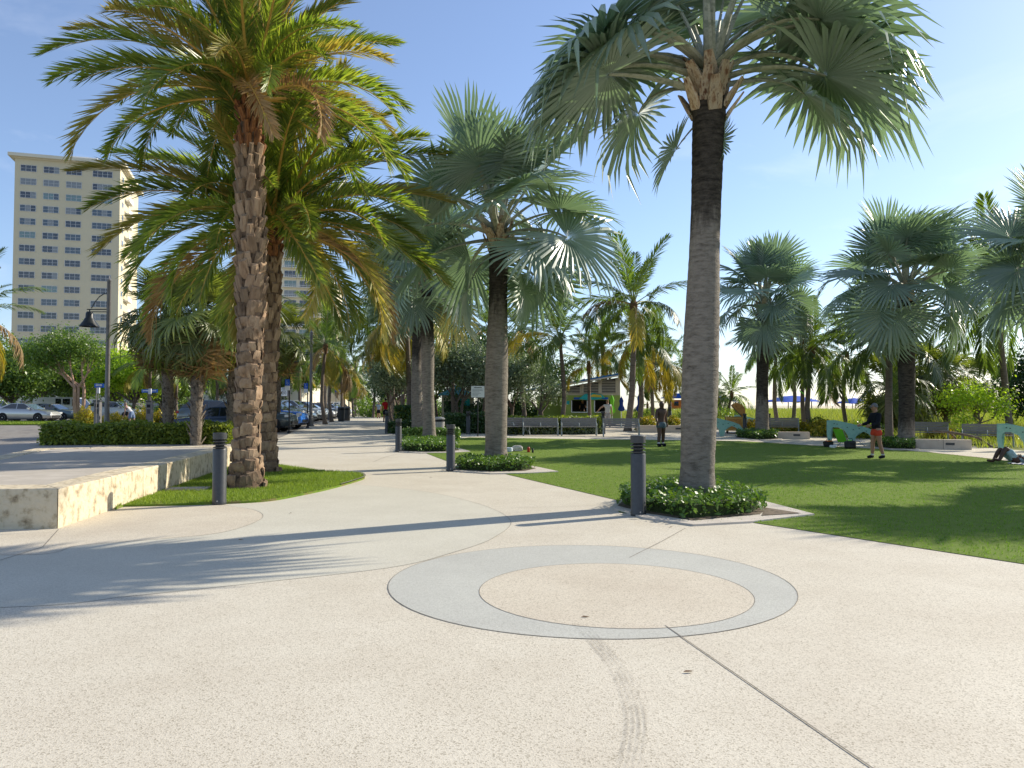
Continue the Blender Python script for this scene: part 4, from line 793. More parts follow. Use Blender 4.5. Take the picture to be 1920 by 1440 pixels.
def bush(label, p, r, h, mt, n, size, seed, mt2=None, group='yellow croton bushes', name='croton_bush', zb=None):
    rg = np.random.default_rng(seed); p = Vector(p)
    if zb is not None: p.z = zb
    t = thing(name, label, 'bush', p, 0, group)
    m = MB(); rd2 = random.Random(seed)
    for k in range(7): a = k * .9; m.tube([(0, 0, -.05), (math.cos(a) * r * .4, math.sin(a) * r * .4, h * .45), (math.cos(a) * r * .75, math.sin(a) * r * .75, h * .85)], [.025, .02, .008], 5)
    m.build('stems', m_bark, t)
    d = rand_unit(rg, n); d[:, 2] = np.abs(d[:, 2]); rr = rg.uniform(.55, 1.02, n) * (1 + .13 * np.sin(d[:, 0] * 9 + d[:, 1] * 7 + seed)); P = d * rr[:, None] * np.array([r, r, h]) + np.array([0, 0, .03])
    V = leaves_np(P, size, rg, d, .8, .42).reshape(-1, 4, 3); pick = rg.uniform(0, 1, n) < (.35 + .6 * P[:, 2] / h if mt2 else np.ones(n) * 2)
    o = link('foliage', np_mesh('foliage', V[pick].reshape(-1, 3), 4, mt), t); o['kind'] = 'stuff'
    if mt2: o = link('foliage', np_mesh('foliage', V[~pick].reshape(-1, 3), 4, mt2), t); o['kind'] = 'stuff'
    return t
for i, (u, Y, r_, h_, lb) in enumerate(((161, 52, .75, 1.15, 'yellow croton bush below the copper barked tree'), (213, 50, 1.0, .85, 'green yellow bush beside the lamp post foot'), (268, 51, .8, 1.1, 'yellow croton bush beside the bending person'), (299, 52, .5, .95, 'narrow yellow croton bush by the pay station'), (327, 52, .5, .8, 'small yellow croton bush between two cabbage palm trunks'), (345, 54, .6, .85, 'yellow green croton bush behind the dark blue saloon'))):
    bush(lb, on(u, Y), r_, h_, m_yell, 1500, .16, 80 + i, m_ygrn)
for i, (u, Y, r_, h_, lb) in enumerate(((1215, 43.2, .75, .8, 'yellow green croton bush behind the last bench'), (1262, 44, .6, .75, 'yellow green croton bush right of the shirtless person'), (1412, 41, .7, .7, 'yellow croton bush left of the silver palm by the chest'), (1468, 41.5, 1.0, .62, 'yellow flowering bush along the top of the concrete bench'), (1500, 40, .7, .7, 'yellow bush behind the low concrete wall end'), (1545, 38.5, .9, .75, 'golden bush behind the mint wave panel'), (1535, 40, .7, .9, 'dark green shrub on the dune edge'), (1600, 37.5, 1.1, .8, 'green shrub seen through the mint wave arches'), (1640, 37, .8, .7, 'green shrub behind the player in red shorts'), (1760, 36, .7, .6, 'dry golden bush beside the curved branch'), (1880, 34.5, .6, .55, 'golden bush below the long bench'), (1215, 62, 1.6, 1.0, 'leafy green dune shrub behind the navy umbrella'), (1300, 60, 1.8, .9, 'leafy green dune shrub before the lifeguard hut'), (1350, 58, 1.2, 1.0, 'bright green dune shrub beside the chest lid'))):
    p = dn(u, Y); mt = (m_yell, m_ygrn) if i < 6 else ((m_tree, m_hedge) if i not in (9, 10) else (m_yell, m_sabo)); bush(lb, p, r_, h_, mt[0], 1500, .15, 120 + i, mt[1], 'shrubs along the dune edge', 'croton_bush' if i < 6 else 'dune_shrub')

# green thickets closing the view behind the benches and the car park
def thicket(label, x0, x1, Y0, Y1, h, mt, n, size, seed):
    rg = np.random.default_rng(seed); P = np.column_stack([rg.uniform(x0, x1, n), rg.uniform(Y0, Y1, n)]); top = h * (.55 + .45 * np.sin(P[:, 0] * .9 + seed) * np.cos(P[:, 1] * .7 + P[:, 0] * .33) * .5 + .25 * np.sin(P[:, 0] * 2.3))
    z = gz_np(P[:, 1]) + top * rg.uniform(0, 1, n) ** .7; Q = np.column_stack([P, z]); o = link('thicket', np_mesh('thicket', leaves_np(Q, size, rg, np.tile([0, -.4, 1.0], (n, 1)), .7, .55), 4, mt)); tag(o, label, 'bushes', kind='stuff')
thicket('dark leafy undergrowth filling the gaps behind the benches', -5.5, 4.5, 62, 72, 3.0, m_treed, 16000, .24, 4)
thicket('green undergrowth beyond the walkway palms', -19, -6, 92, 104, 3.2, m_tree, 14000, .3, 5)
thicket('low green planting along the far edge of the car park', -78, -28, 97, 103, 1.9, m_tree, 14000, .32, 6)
# ================================================================== BUILDINGS
def text_mesh(name, s, size, mt, parent, M, align='CENTER'):
    cu = bpy.data.curves.new(name, 'FONT'); cu.body = s; cu.size = size; cu.align_x = align; cu.align_y = 'CENTER'; cu.extrude = .002
    tmp = bpy.data.objects.new('tmp', cu); C.objects.link(tmp); bpy.context.view_layer.update()
    me = bpy.data.meshes.new_from_object(tmp.evaluated_get(bpy.context.evaluated_depsgraph_get())); bpy.data.objects.remove(tmp); bpy.data.curves.remove(cu)
    me.materials.clear(); me.materials.append(mt); return link(name, me, parent, None, M)
def win_mesh(name, w_, h_, cols, fr=.07, dep=.10, mull=.06):   # frame with vertical and one horizontal bar, in local x/z, facing -y
    m = MB(); m.box((0, -dep / 2, h_ / 2 - fr / 2), (w_, dep, fr)); m.box((0, -dep / 2, -h_ / 2 + fr / 2), (w_, dep, fr))
    for k in range(cols + 1):
        x = -w_ / 2 + fr / 2 + (w_ - fr) * k / cols; m.box((x, -dep / 2 + .004, 0), (fr if k in (0, cols) else mull, dep, h_ - 2 * fr))
    m.box((0, -dep / 2 + .012, .0), (w_ - 2 * fr, dep * .8, mull * .8)); return m.mesh(name, m_wframe)
WIN = {}
def window(parent, w_, h_, cols, x, z, rd, y=0.0, weights=(5, 3, 1, 1), gi=None):
    key = (round(w_, 2), round(h_, 2), cols)
    if key not in WIN:
        pw = (w_ - .14) / cols; p = MB().add([(-pw / 2, 0, -h_ / 2 + .06), (pw / 2, 0, -h_ / 2 + .06), (pw / 2, 0, h_ / 2 - .06), (-pw / 2, 0, h_ / 2 - .06)], [(0, 1, 2, 3)])
        WIN[key] = (win_mesh('window', w_, h_, cols), p.mesh('pane', m_gls[0]))
    f = link('window', WIN[key][0], parent, None, Matrix.Translation((x, y - .004, z)))
    g = gi if gi is not None else rd.choices((0, 1, 2, 3), weights)[0]; pw = (w_ - .14) / cols
    for k in range(cols): link('pane', WIN[key][1], f, m_gls[g if rd.random() < .8 else rd.choice((0, 1, 3))], Matrix.Translation((-w_ / 2 + .07 + pw * (k + .5), -.012, 0)))
    return f
def tower(name, label, cx, cy, ang, wid, dep, top, wallm, sidem=None):
    t = thing(name, label, 'building', (cx, cy, .5), ang, 'tall blocks behind the palms')
    m = MB().box((wid / 2, dep / 2, (top - .5) / 2 - .1), (wid, dep, top - .5 + .2)); m.build('wall', wallm, t); return t
rd = random.Random(9); H = lambda v, Y: HC + (767 - v) * Y / F
# T1: the cream tower
ang1 = math.atan2(1, 3.19); t1 = tower('condominium_tower', 'tall cream condominium tower with rows of white framed windows', -106.4, 163, ang1, 20.4, 24, H(297, 165) , m_cream)
top1 = H(297, 165) - .5
m = MB().box((10.2, 12, top1 + .55), (22.6, 26.2, .7)).box((10.2, 12, top1 + .1), (21.2, 24.8, .25)); rf = m.build('roof', m_creaml, t1); rf.parent = t1
m = MB().box((12.0, 9, top1 + 1.9), (5.6, 8, 2.1)); m.build('roof_hut', m_white, rf)
fl = 2.875
for r_ in range(16):
    z = top1 - 2.05 - r_ * fl
    g = rd.choices((None, 0, 1, 2, 3), (4, 3, 1.2, 1.0, 1.0))[0]
    for c_, (x, w_, n_) in enumerate(((2.6, 3.05, 3), (6.95, 3.05, 3), (11.3, 3.05, 3), (16.9, 3.95, 4))): window(t1, w_, 1.42, n_, x, z, rd, 0, gi=g if rd.random() < .75 else None)
for r_ in range(16):                       # side face: recessed balconies and small windows
    z = top1 - 2.05 - r_ * fl
    for y in (3.2, 13.5):
        m = MB().box((20.4 + .03, y, z), (.10, 1.6, 1.25)); wnd = m.build('window', m_wframe, t1); m = MB().box((20.4 + .07, y, z), (.06, 1.35, 1.0)); m.build('pane', m_gls[rd.choice((0, 1))], wnd)
    m = MB().box((20.4 + .5, 8.4, z - 1.1), (1.0, 5.0, .16)).box((20.4 + .96, 8.4, z - .55), (.06, 5.0, 1.0)); m.build('balcony', m_white, t1)
# T2: the pale balcony tower
Y2 = 224.0; ang2 = math.atan2(.22, 1); x2 = (436 - 960) / F * Y2
t2 = tower('balcony_tower', 'pale cream tower with balcony bays seen between the date palm fronds', x2, Y2, ang2, 23.6, 16, H(418, Y2), m_creaml); top2 = H(418, Y2) - .5
m = MB().box((11.8, 8, top2 + .3), (24.4, 16.8, .6)).box((8, 8, top2 + 1.8), (6, 6, 2.6)); m.build('roof', m_creaml, t2)
m = MB().box((23.6 + .25, -.2, top2 / 2), (1.6, 1.4, top2)); m.build('lit_side_strip', m_cream, t2)  # added strip; its yellower colour stands for the sunlit side of the tower
for r_ in range(15):
    z = top2 - 2.2 - r_ * 2.92
    window(t2, 2.3, 1.45, 2, 1.7, z, rd); window(t2, 2.3, 1.45, 2, 6.0, z, rd); window(t2, 2.5, 1.35, 3, 11.0, z, rd)
    b = MB().box((18.4, -.5, z - 1.25), (9.6, 1.0, .18)).box((18.4, -.97, z - .72), (9.6, .05, .10)); bl = b.build('balcony', m_white, t2)
    m = MB()
    for k in range(17): m.box((13.75 + k * .58, -.97, z - 1.0), (.05, .04, .55))
    m.build('railing', m_wframe, bl)
    window(t2, 3.5, 2.0, 3, 15.9, z - .2, rd, weights=(3, 4, 2, 1)); window(t2, 4.1, 2.0, 4, 20.6, z - .2, rd, weights=(3, 4, 2, 1))
Y3 = 285.0; t3 = tower('distant_tower', 'distant tan tower with roof hut beside the balcony tower', (588 - 960) / F * Y3, Y3, .05, 8.2, 12, H(534, Y3), m_cream); top3 = H(534, Y3) - .5
m = MB().box((4.1, 6, top3 + .3), (8.9, 12.7, .6)).box((5.2, 4, top3 + 1.9), (3.6, 4, 2.6)); m.build('roof', m_creaml, t3)
for r_ in range(9):
    for x in (1.5, 5.6): window(t3, 2.6, 1.5, 2, x, top3 - 2.0 - r_ * 3.0, rd)
def low_building(label, u0, u1, Y, v_top, wallm, trim):
    x0, x1 = (u0 - 960) / F * Y, (u1 - 960) / F * Y; g0 = gz(Y); h = H(v_top, Y) - g0; t = thing('low_building', label, 'building', (x0, Y, g0), 0, 'low buildings beyond the car park'); W = x1 - x0
    m = MB().box((W / 2, 6, h / 2 - .1), (W, 12, h + .2)); m.build('wall', wallm, t); m = MB().box((W / 2, 6, h + .16), (W + .8, 12.8, .32)); m.build('roof', trim, t)
    n_ = int(W / 3.4); fl_ = max(1, int(h / 3.0))
    for f in range(fl_):
        for k in range(n_):
            window(t, 1.7, 1.3, 2, (k + .5) * W / n_, 1.7 + f * 3.0, rd)
        if f: m = MB().box((W / 2, -.55, f * 3.0 - .05), (W, 1.1, .16)).box((W / 2, -1.06, f * 3.0 + .85), (W, .06, .08)).box((W / 2, -1.06, f * 3.0 + .45), (W, .05, .06)); m.build('balcony', m_white, t)
    return t
low_building('long low cream building behind the white van and trees', -60, 250, 118, 706, m_creaml, m_kbeige)
low_building('low cream building behind the cabbage palm trunks', 270, 470, 112, 716, m_creaml, m_kbeige)
low_building('low tan building with balcony rails behind the speed sign', 486, 566, 108, 722, m_creaml, m_kbeige)
low_building('low yellow building behind the parked cars by the lamp row', 572, 640, 128, 715, m_cream, m_kbeige)
# beach kiosk
kp = on(1052, 58); k = thing('beach_kiosk', 'lime green beach kiosk with louvred gables and blue shed roof', 'kiosk', kp, 0); g0 = gz(58)
ku = lambda u: (u - 1052) / F * 58; kz = lambda v: HC + (767 - v) * 58 / F - g0
m = MB()
for a, b, c, d in ((1052, 1071, 741, 795), (1071, 1163, 741, 750), (1101.5, 1114, 750, 795), (1146, 1163, 750, 795)):
    m.box(((ku(a) + ku(b)) / 2, .1, (kz(c) + kz(d)) / 2), (ku(b) - ku(a), .2, kz(c) - kz(d)))
m.box((ku(1086), .1, kz(784)), (ku(1101.5) - ku(1071), .2, kz(772) - kz(796))); m.box((ku(1130), .1, kz(784)), (ku(1146) - ku(1114), .2, kz(772) - kz(796)))
m.box((.1 - .001, 2.7, kz(741) / 2), (.2, 5, kz(741))); m.box((ku(1163) - .1, 2.7, kz(741) / 2), (.2, 5, kz(741))); m.build('wall', m_lime, k)
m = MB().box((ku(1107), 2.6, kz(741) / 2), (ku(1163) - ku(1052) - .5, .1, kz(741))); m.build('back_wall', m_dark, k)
m = MB().plate([(ku(1052), kz(741)), (ku(1163), kz(741)), (ku(1163), kz(707)), (ku(1052), kz(727))], .02, .22); m.build('gable', m_kbeige, k)
for a, b, va, vb in ((1060, 1087, 737, 725), (1094, 1122, 737, 719), (1128, 1154, 737, 712)):
    m = MB().plate([(ku(a), kz(va)), (ku(b), kz(va)), (ku(b), kz(vb - 1.5)), (ku(a), kz(vb + 2))], -.02, .021); lv = m.build('louvre', m_dark, k); nn = int((kz(vb) - kz(va)) / .12)
    for i in range(nn): z = kz(va) + .06 + i * .12; MB().box(((ku(a) + ku(b)) / 2, -.05, z), (ku(b) - ku(a), .05, .065)).build('slat', m_louv, lv)
    fr = MB().box((ku(a) - .06, -.04, (kz(va) + kz(vb)) / 2), (.12, .12, kz(vb) - kz(va))).box((ku(b) + .06, -.04, (kz(va) + kz(vb)) / 2), (.12, .12, kz(vb) - kz(va))); fr.build('trim', m_kbeige, k)
m = MB().plate([(ku(984), kz(734)), (ku(1170), kz(701.5)), (ku(1170), kz(699)), (ku(984), kz(731))], -.9, 5.6); rf = m.build('roof', m_blue, k)
m = MB().plate([(ku(983), kz(736.5)), (ku(1171), kz(704)), (ku(1171), kz(701.4)), (ku(983), kz(734))], -.95, -.86); m.build('fascia', m_kbeige, rf)
for i in range(16):
    u = 986 + i * 12; v = 732.5 - (u - 984) * .172; MB().box((ku(u), 2.3, kz(v) + .07), (.05, 6.4, .10)).build('seam', m_blue, rf)
m = MB().box((ku(1030), 1.2, kz(741) / 2), (ku(1052) - ku(1008), .2, kz(741))); m.build('side_wall', m_lime, k)
m = MB().plate([(ku(1085), kz(748)), (ku(1096), kz(739)), (ku(1112), kz(737)), (ku(1128), kz(740)), (ku(1134), kz(746)), (ku(1120), kz(749)), (ku(1100), kz(750))], -.16, -.10); sg = m.build('sign_board', m_teal, k); sg['label'] = 'surfboard shaped teal and yellow shop sign'
m = MB().plate([(ku(1104), kz(744)), (ku(1112), kz(739)), (ku(1126), kz(741)), (ku(1128), kz(745))], -.19, -.163); m.build('emblem', m_yellp if 'm_yellp' in globals() else m_orange, sg)
for a, b in ((1076, 1088), (1128, 1140)): MB().box(((ku(a) + ku(b)) / 2, -.05, kz(747)), (ku(b) - ku(a), .06, .16)).build('sign_board', m_blueS, k)
MB().box((ku(1063), -.03, kz(755)), (.36, .05, .26)).build('menu_board', m_teal, k)
for a, b in ((1071, 1101.5), (1114, 1146)):
    m = MB()
    for u in (a + .5, b - .5): m.box((ku(u), -.02, (kz(751) + kz(773)) / 2), (.07, .08, kz(751) - kz(773)))
    m.box(((ku(a) + ku(b)) / 2, -.1, kz(773)), (ku(b) - ku(a), .35, .06)); m.build('serving_hatch', m_white, k)
# a second, colourful kiosk glimpsed behind the hedge
q = on(828, 64); k2 = thing('small_kiosk', 'small yellow kiosk with light blue roof glimpsed behind the notice board hedge', 'kiosk', q, 0)
MB().box((1.3, 1, 1.1), (2.6, 2, 2.2)).build('wall', m_cream, k2); MB().plate([(-.3, 2.15), (2.9, 2.15), (1.3, 3.0)], -.4, 2.4).build('roof', m_sky2, k2); MB().box((1.9, -.06, 1.5), (.9, .08, .7)).build('sign_board', m_teal, k2)
MB().box((.55, -.05, 1.2), (.7, .06, .9)).build('hatch', m_dark, k2)
# lifeguard hut
q = Vector((*on(1276, 92)[:2], gz(92) + .3)); lg = thing('lifeguard_hut', 'orange lifeguard hut under a flat blue roof behind the dune', 'hut', q, 0)
MB().box((0, 1, 1.25), (2.0, 1.8, 1.1)).build('wall', m_orange, lg); MB().plate([(-2.0, 2.0), (2.0, 2.0), (1.2, 2.4), (0, 2.62), (-1.2, 2.4)], -.6, 2.6).build('roof', m_canvasb, lg)
for x in (-.5, .5): MB().box((x, .08, 1.35), (.55, .05, .5)).build('window', m_gls[0], lg)
m = MB()
for x in (-.9, .9):
    for y in (.2, 1.8): m.box((x, y, .1), (.14, .14, 1.4))
m.build('post', m_white, lg)
# ================================================================== CANOPIES, UMBRELLAS, PIER
def canopy(label, u, Y, wd, v_top, v_eave):
    p = Vector((*on(u, Y)[:2], dune_z(on(u, Y).x, Y) - .3)); t = thing('shade_canopy', label, 'canopy', p, R(14), 'blue shade canopies on the beach'); zt, ze = H(v_top, Y) - p.z, H(v_eave, Y) - p.z
    m = MB(); n_ = 8; vs_ = []
    for j in range(n_ + 1):
        for i in range(n_ + 1):
            a, b = i / n_ * 2 - 1, j / n_ * 2 - 1; q = max(abs(a), abs(b)); z = ze + (zt - ze) * (1 - q ** 1.7) - .12 * (a * a * b * b); s_ = 1 - .10 * (1 - abs(a * b)) * q; vs_.append((a * wd / 2 * s_, b * wd / 2 * s_, z))
    f = [(j * 9 + i, j * 9 + i + 1, j * 9 + i + 10, j * 9 + i + 9) for j in range(8) for i in range(8)]; m.add(vs_, f); m.build('canvas', m_canvasb, t, 60)
    for a in (-1, 1):
        for b in (-1, 1): MB().tube([(a * wd * .30, b * wd * .30, 0), (a * wd * .30, b * wd * .30, ze + (zt - ze) * .52)], .06, 8).build('post', m_lamp, t)
canopy('wide blue shade canopy above the dune grass', 1485, 92, 5.2, 741.5, 753); canopy('smaller blue shade canopy near the pier', 1601, 118, 4.2, 746, 756); canopy('blue shade canopy mostly hidden behind the thick grey trunk', 1338, 84, 4.0, 742, 752)
def closed_umbrella(label, u, Y, v0, v1, mt):
    p = on(u, Y); t = thing('closed_umbrella', label, 'umbrella', p, 0, 'closed umbrellas by the kiosk'); z0, z1 = H(v1, Y) - p.z, H(v0, Y) - p.z; m = MB(); n_ = 12; hh = z1 - z0
    prof = [(.10, 0), (.22, .10), (.20, .22), (.12, .42), (.13, .6), (.16, .72), (.10, .88), (.02, 1)]
    for r_, q in prof:
        for k_ in range(n_): a = 2 * math.pi * k_ / n_; rr = r_ * (1 + (.22 if k_ % 2 else -.22) * (1 - q)); m.v.append((rr * math.cos(a), rr * math.sin(a), z0 + q * hh))
    for i in range(len(prof) - 1):
        for k_ in range(n_): k2_ = (k_ + 1) % n_; m.f.append((i * n_ + k_, i * n_ + k2_, (i + 1) * n_ + k2_, (i + 1) * n_ + k_)); m.m.append(0)
    m.build('canvas', mt, t, 60); MB().tube([(0, 0, 0), (0, 0, z1 + .05)], .025, 8).build('pole', m_white, t); MB().lathe([(.28, 0), (.28, .06), (.06, .12)], 14).build('base', m_boll, t)
closed_umbrella('closed lime green umbrella before the kiosk hatch', 1147.5, 52, 741, 775, m_canvasg); closed_umbrella('closed navy umbrella at the kiosk corner', 1165, 55, 744, 771, m_canvasd); closed_umbrella('closed navy umbrella with white hem behind the coconut trunks', 1199, 51, 738, 772, m_canvasd)
pr = thing('fishing_pier', 'long weathered fishing pier along the sea horizon', 'pier', (50, 172, -1.2), 0); m = MB(); m.box((60, 0, 2.55), (150, 2.6, .22)); m.build('deck', m_wood, pr)
m = MB().box((60, -1.3, 3.45), (150, .08, .10)).box((60, -1.3, 3.1), (150, .05, .07)); m.build('rail', m_wood, pr)
for i in range(48): MB().box((-13 + i * 3.1, -1.3, 3.0), (.12, .10, 1.0)).build('rail_post', m_wood, pr)
for i in range(24): MB().tube([(-13 + i * 6.2, 0, -1), (-13 + i * 6.2, 0, 2.5)], .2, 8).build('pile', m_wood, pr)
# ================================================================== BOLLARDS, LAMPS, SIGNS
def bollard(label, p, s=1.0):
    t = thing('bollard', label, 'bollard', p, 0, 'louvred dark bollards'); t.scale = (s, s, s)
    MB().lathe([(.112, -.02), (.118, 0), (.118, .04), (.114, .05), (.114, .915), (.107, .93)], 28).build('post', m_boll, t, 40)
    MB().lathe([(.072, .925), (.072, 1.10)], 20).build('core', m_bolld, t, 40)
    for z in (.955, 1.005, 1.055): MB().lathe([(.07, z + .004), (.111, z - .010), (.113, z + .004), (.07, z + .018)], 28).build('louvre_ring', m_boll, t, 40)
    MB().lathe([(.09, 1.088), (.114, 1.092), (.114, 1.192), (.106, 1.20), (.0, 1.202)], 28, cap=False).build('cap', m_boll, t, 40)
    for a in (.6, 2.7, 4.8): MB().tube([(.112 * math.cos(a), .112 * math.sin(a), .06), (.124 * math.cos(a), .124 * math.sin(a), .06)], .012, 6).build('bolt', m_alloy, t)
for u, v, lb in ((411, 945, 'dark louvred bollard beside the tall date palm'), (1197, 966, 'dark louvred bollard at the nearest pointed planter'), (845, 883, 'dark louvred bollard at the second silver palm'), (747, 847, 'dark louvred bollard by the two tiered hedge planter')):
    bollard(lb, gnd(u, v))
bollard('far dark bollard on the walkway below the person in red', on(726, 41)); bollard('small dark bollard before the treasure chest', on(1396, 40.5), .9); bollard('small dark bollard at the end of the concrete bench', on(1441, 40.5), .9); bollard('dark bollard behind the shirtless person', on(1256, 52))
bollard('dark bollard between the lawn path and kiosk benches', on(1131, 40.6)); bollard('dark bollard in front of the notice board hedge', on(878, 40.4))
def lamp_post(p, h, label, arm=True, side=-1, rz=0):
    t = thing('lamp_post', label, 'lamp post', p, rz, 'bell lantern lamp posts along the street')
    MB().lathe([(.24, -.03), (.24, .06), (.19, .10), (.19, .55), (.15, .62), (.17, .66), (.13, .74)], 12).build('base', m_lamp, t, 30)
    MB().lathe([(.115, .72), (.10, 2.0), (.085, h - .1), (.10, h - .08), (.10, h), (.03, h + .05), (.035, h + .12), (.0, h + .18)], 12, cap=False).build('pole', m_lamp, t, 50)
    if arm:
        z = h - 1.35; m = MB().tube([(0, 0, z), (side * .98, 0, z)], .025, 6).tube([(0, 0, z - .11), (side * .98, 0, z - .11)], .02, 6)
        m.tube([(side * .06, 0, h - .62)] + [(side * (.06 + .72 * q), 0, h - .62 - .68 * q ** 2.2) for q in (.25, .5, .75, 1)], .02, 6); m.build('arm', m_lampd, t)
        MB().lathe([(.03, .0), (.03, .12), (.12, .14), (.16, .20), (.17, .40), (.22, .46), (.24, .52), (.42, .78), (.43, .80), (.40, .79), (.20, .52)][::-1], 18, (0, 0, 0), cap=False).build('lantern', m_lampd, t, 40, Matrix.Translation((side * .86, 0, z + .02)) @ Matrix.Diagonal((1, 1, -1, 1)))
        MB().lathe([(.10, 0), (.13, .08), (.10, .2)], 12).build('bulb', m_lens, t, 50, Matrix.Translation((side * .86, 0, z - .74)))
    return t
p = on(201, 34.6); lamp_post(p, H(517, 34.6) - p.z - .15, 'tall grey lamp post with bell lantern before the cream tower')
p = on(583, 50); lamp_post(p, H(618, 50) - p.z - .15, 'grey lamp post with bell lantern beside the parked cars')
for i, Y in enumerate((67, 84, 101, 118, 135, 152)):
    x, y = street(Y, 0); lamp_post((x, y, gz(y)), 6.3, 'grey lamp post along the parking bays, %s beyond the one by the black car' % ('first', 'second', 'third', 'fourth', 'fifth', 'sixth')[i])
p = on(-48, 44); t_ = lamp_post(p, H(430, 44) - p.z, 'lamp post beyond the tower edge, only its arm in view', True, 1)
def pole_sign(label, p, h, mtp, r=.03, name='street_sign', cat='sign', group=None, rz=0):
    t = thing(name, label, cat, p, rz, group); MB().tube([(0, 0, -.05), (0, 0, h)], r, 8).build('pole', mtp, t); return t
RX = Matrix.Rotation(math.pi / 2, 4, 'X')
t = pole_sign('white speed limit 20 sign behind the parked cars', on(533, 60), 2.75, m_lamp); MB().box((0, -.04, 2.35), (.50, .02, .66)).build('plate', m_whiteS, t)
for s_, z, q in (('SPEED', 2.59, .12), ('LIMIT', 2.48, .12), ('20', 2.25, .34)): text_mesh('lettering', s_, q, m_ink, t, Matrix.Translation((0, -.054, z)) @ RX)
MB().box((.33, .02, 2.2), (.30, .02, .45)).build('back_plate', m_lamp, t)
for u, Y, vt, lb in ((542.5, 41.5, 706, 'black sign post with blue accessible parking sign before the first parked car'), (577, 47.5, 714, 'black sign post with blue accessible parking sign beside the lamp post')):
    p = on(u, Y); h = H(vt, Y) - p.z; t = pole_sign(lb, p, h, m_black, .04, group='accessible parking signs'); MB().lathe([(.11, 0), (.11, .05), (.05, .12)], 10).build('foot', m_black, t)
    MB().box((-.10, -.05, h - .32), (.24, .02, .34)).build('plate', m_blueS, t); MB().box((-.10, -.05, h - .62), (.24, .02, .24)).build('plate', m_whiteS, t)
    m = MB().lathe([(.02, 0), (.02, .01)], 8, (0, 0, 0)); MB().tube([(-.12, -.064, h - .24), (-.12, -.064, h - .33), (-.06, -.064, h - .33), (-.04, -.064, h - .39)], .008, 5).tube([(-.09 + .05 * math.cos(a * .6), -.064, h - .36 + .05 * math.sin(a * .6)) for a in range(4, 10)], .007, 5).lathe([(.014, 0), (.014, .02)], 8, (-.12, -.066, h - .225)).build('wheelchair_symbol', m_whiteS, t)
def street_name(label, u, Y, v, wpx, two=False):
    p = on(u, Y); h = H(v, Y) - p.z; t = pole_sign(label, p, h + .15, m_lamp, .03, group='blue street name signs'); w_ = wpx / F * Y
    MB().box((0 if two else w_ / 2 - .1, -.04, h), (w_, .02, .24)).build('plate', m_blueS, t)
    x = (-w_ / 2 if two else -.1) + .08; rd2 = random.Random(u); m = MB()
    while x < (w_ / 2 if two else w_ - .1) - .12: q = rd2.uniform(.05, .09); m.box((x + q / 2, -.053, h + .02), (q * .7, .006, rd2.choice((.08, .11)))); x += q
    m.build('lettering', m_whiteS, t)
street_name('blue street name sign beside the tall lamp post', 180.5, 46, 723, 18); street_name('double blue street name sign before the cabbage palms', 281, 56, 733, 30, True); street_name('small blue street name sign among the far palms', 630, 74, 733, 10)
t = thing('notice_board', 'white notice board on a black post beside the second silver palm', 'sign', on(896, 38.4)); zc = H(734.5, 38.4) - t.location.z
MB().tube([(0, 0, -.05), (0, 0, zc)], .03, 8).build('post', m_black, t); MB().box((0, -.04, zc), (.70, .03, .61)).build('frame', m_black, t); MB().box((0, -.058, zc), (.66, .012, .57)).build('board', m_whiteS, t)
m = MB().box((0, -.066, zc + .2), (.40, .004, .035))
for i, q in enumerate((.50, .52, .36, .42, .30, .26)): m.box((-.27 + q / 2, -.066, zc + .12 - i * .065), (q, .004, .014))
m.build('print', m_ink, t)
def pay_station(label, u, Y, h=1.5):
    t = thing('pay_station', label, 'parking meter', on(u, Y), 0, 'parking pay stations'); MB().box((0, 0, h / 2), (.34, .30, h)).build('cabinet', m_lamp, t); MB().box((0, 0, h + .05), (.40, .36, .10)).build('hood', m_boll, t); MB().box((0, -.155, h - .25), (.22, .02, .2)).build('screen', m_dark, t); MB().box((0, -.155, h - .6), (.2, .02, .3)).build('keypad', m_boll, t)
    MB().tube([(0, 0, h), (0, 0, h + .55)], .03, 6).build('mast', m_lamp, t); MB().box((0, 0, h + .7), (.18, .10, .36)).build('mast_sign', m_wframe, t)
pay_station('grey parking pay station beside the yellow croton bush', 184, 48, 1.6); pay_station('grey parking pay station near the cabbage palm trunks', 281, 50, 1.55)
def bin_(label, p, r=.28, h=1.0, mt=None, top=None):
    t = thing('litter_bin', label, 'litter bin', p, 0, 'litter bins'); MB().lathe([(r * .82, 0), (r * .86, .02), (r * .96, h * .78)], 20).build('liner', m_boll, t, 40)
    for k_ in range(22): a = 2 * math.pi * k_ / 22; MB().add([(r * .84 * math.cos(a) - .03 * math.sin(a), r * .84 * math.sin(a) + .03 * math.cos(a), .02), (r * .84 * math.cos(a) + .03 * math.sin(a), r * .84 * math.sin(a) - .03 * math.cos(a), .02), (r * 1.0 * math.cos(a) + .035 * math.sin(a), r * 1.0 * math.sin(a) - .035 * math.cos(a), h * .8), (r * 1.0 * math.cos(a) - .035 * math.sin(a), r * 1.0 * math.sin(a) + .035 * math.cos(a), h * .8)], [(0, 1, 2, 3)]).build('slat', mt or m_bin, t)
    MB().lathe([(r * .9, h * .78), (r * .9, h * .92)], 20).build('opening', m_bolld, t, 40); MB().lathe([(r * 1.04, h * .91), (r * 1.06, h * .96), (r * .8, h * 1.02), (0, h * 1.04)], 20, cap=False).build('lid', top or mt or m_bin, t, 40)
bin_('pale slatted litter bin with dark opening behind the third silver palm', on(823, 36.6)); bin_('dark litter bin beside the far parked cars, left of its twin', on(640, 63), .3, 1.15, m_boll); bin_('dark litter bin beside the far parked cars, right of its twin', on(651, 66), .3, 1.15, m_boll)
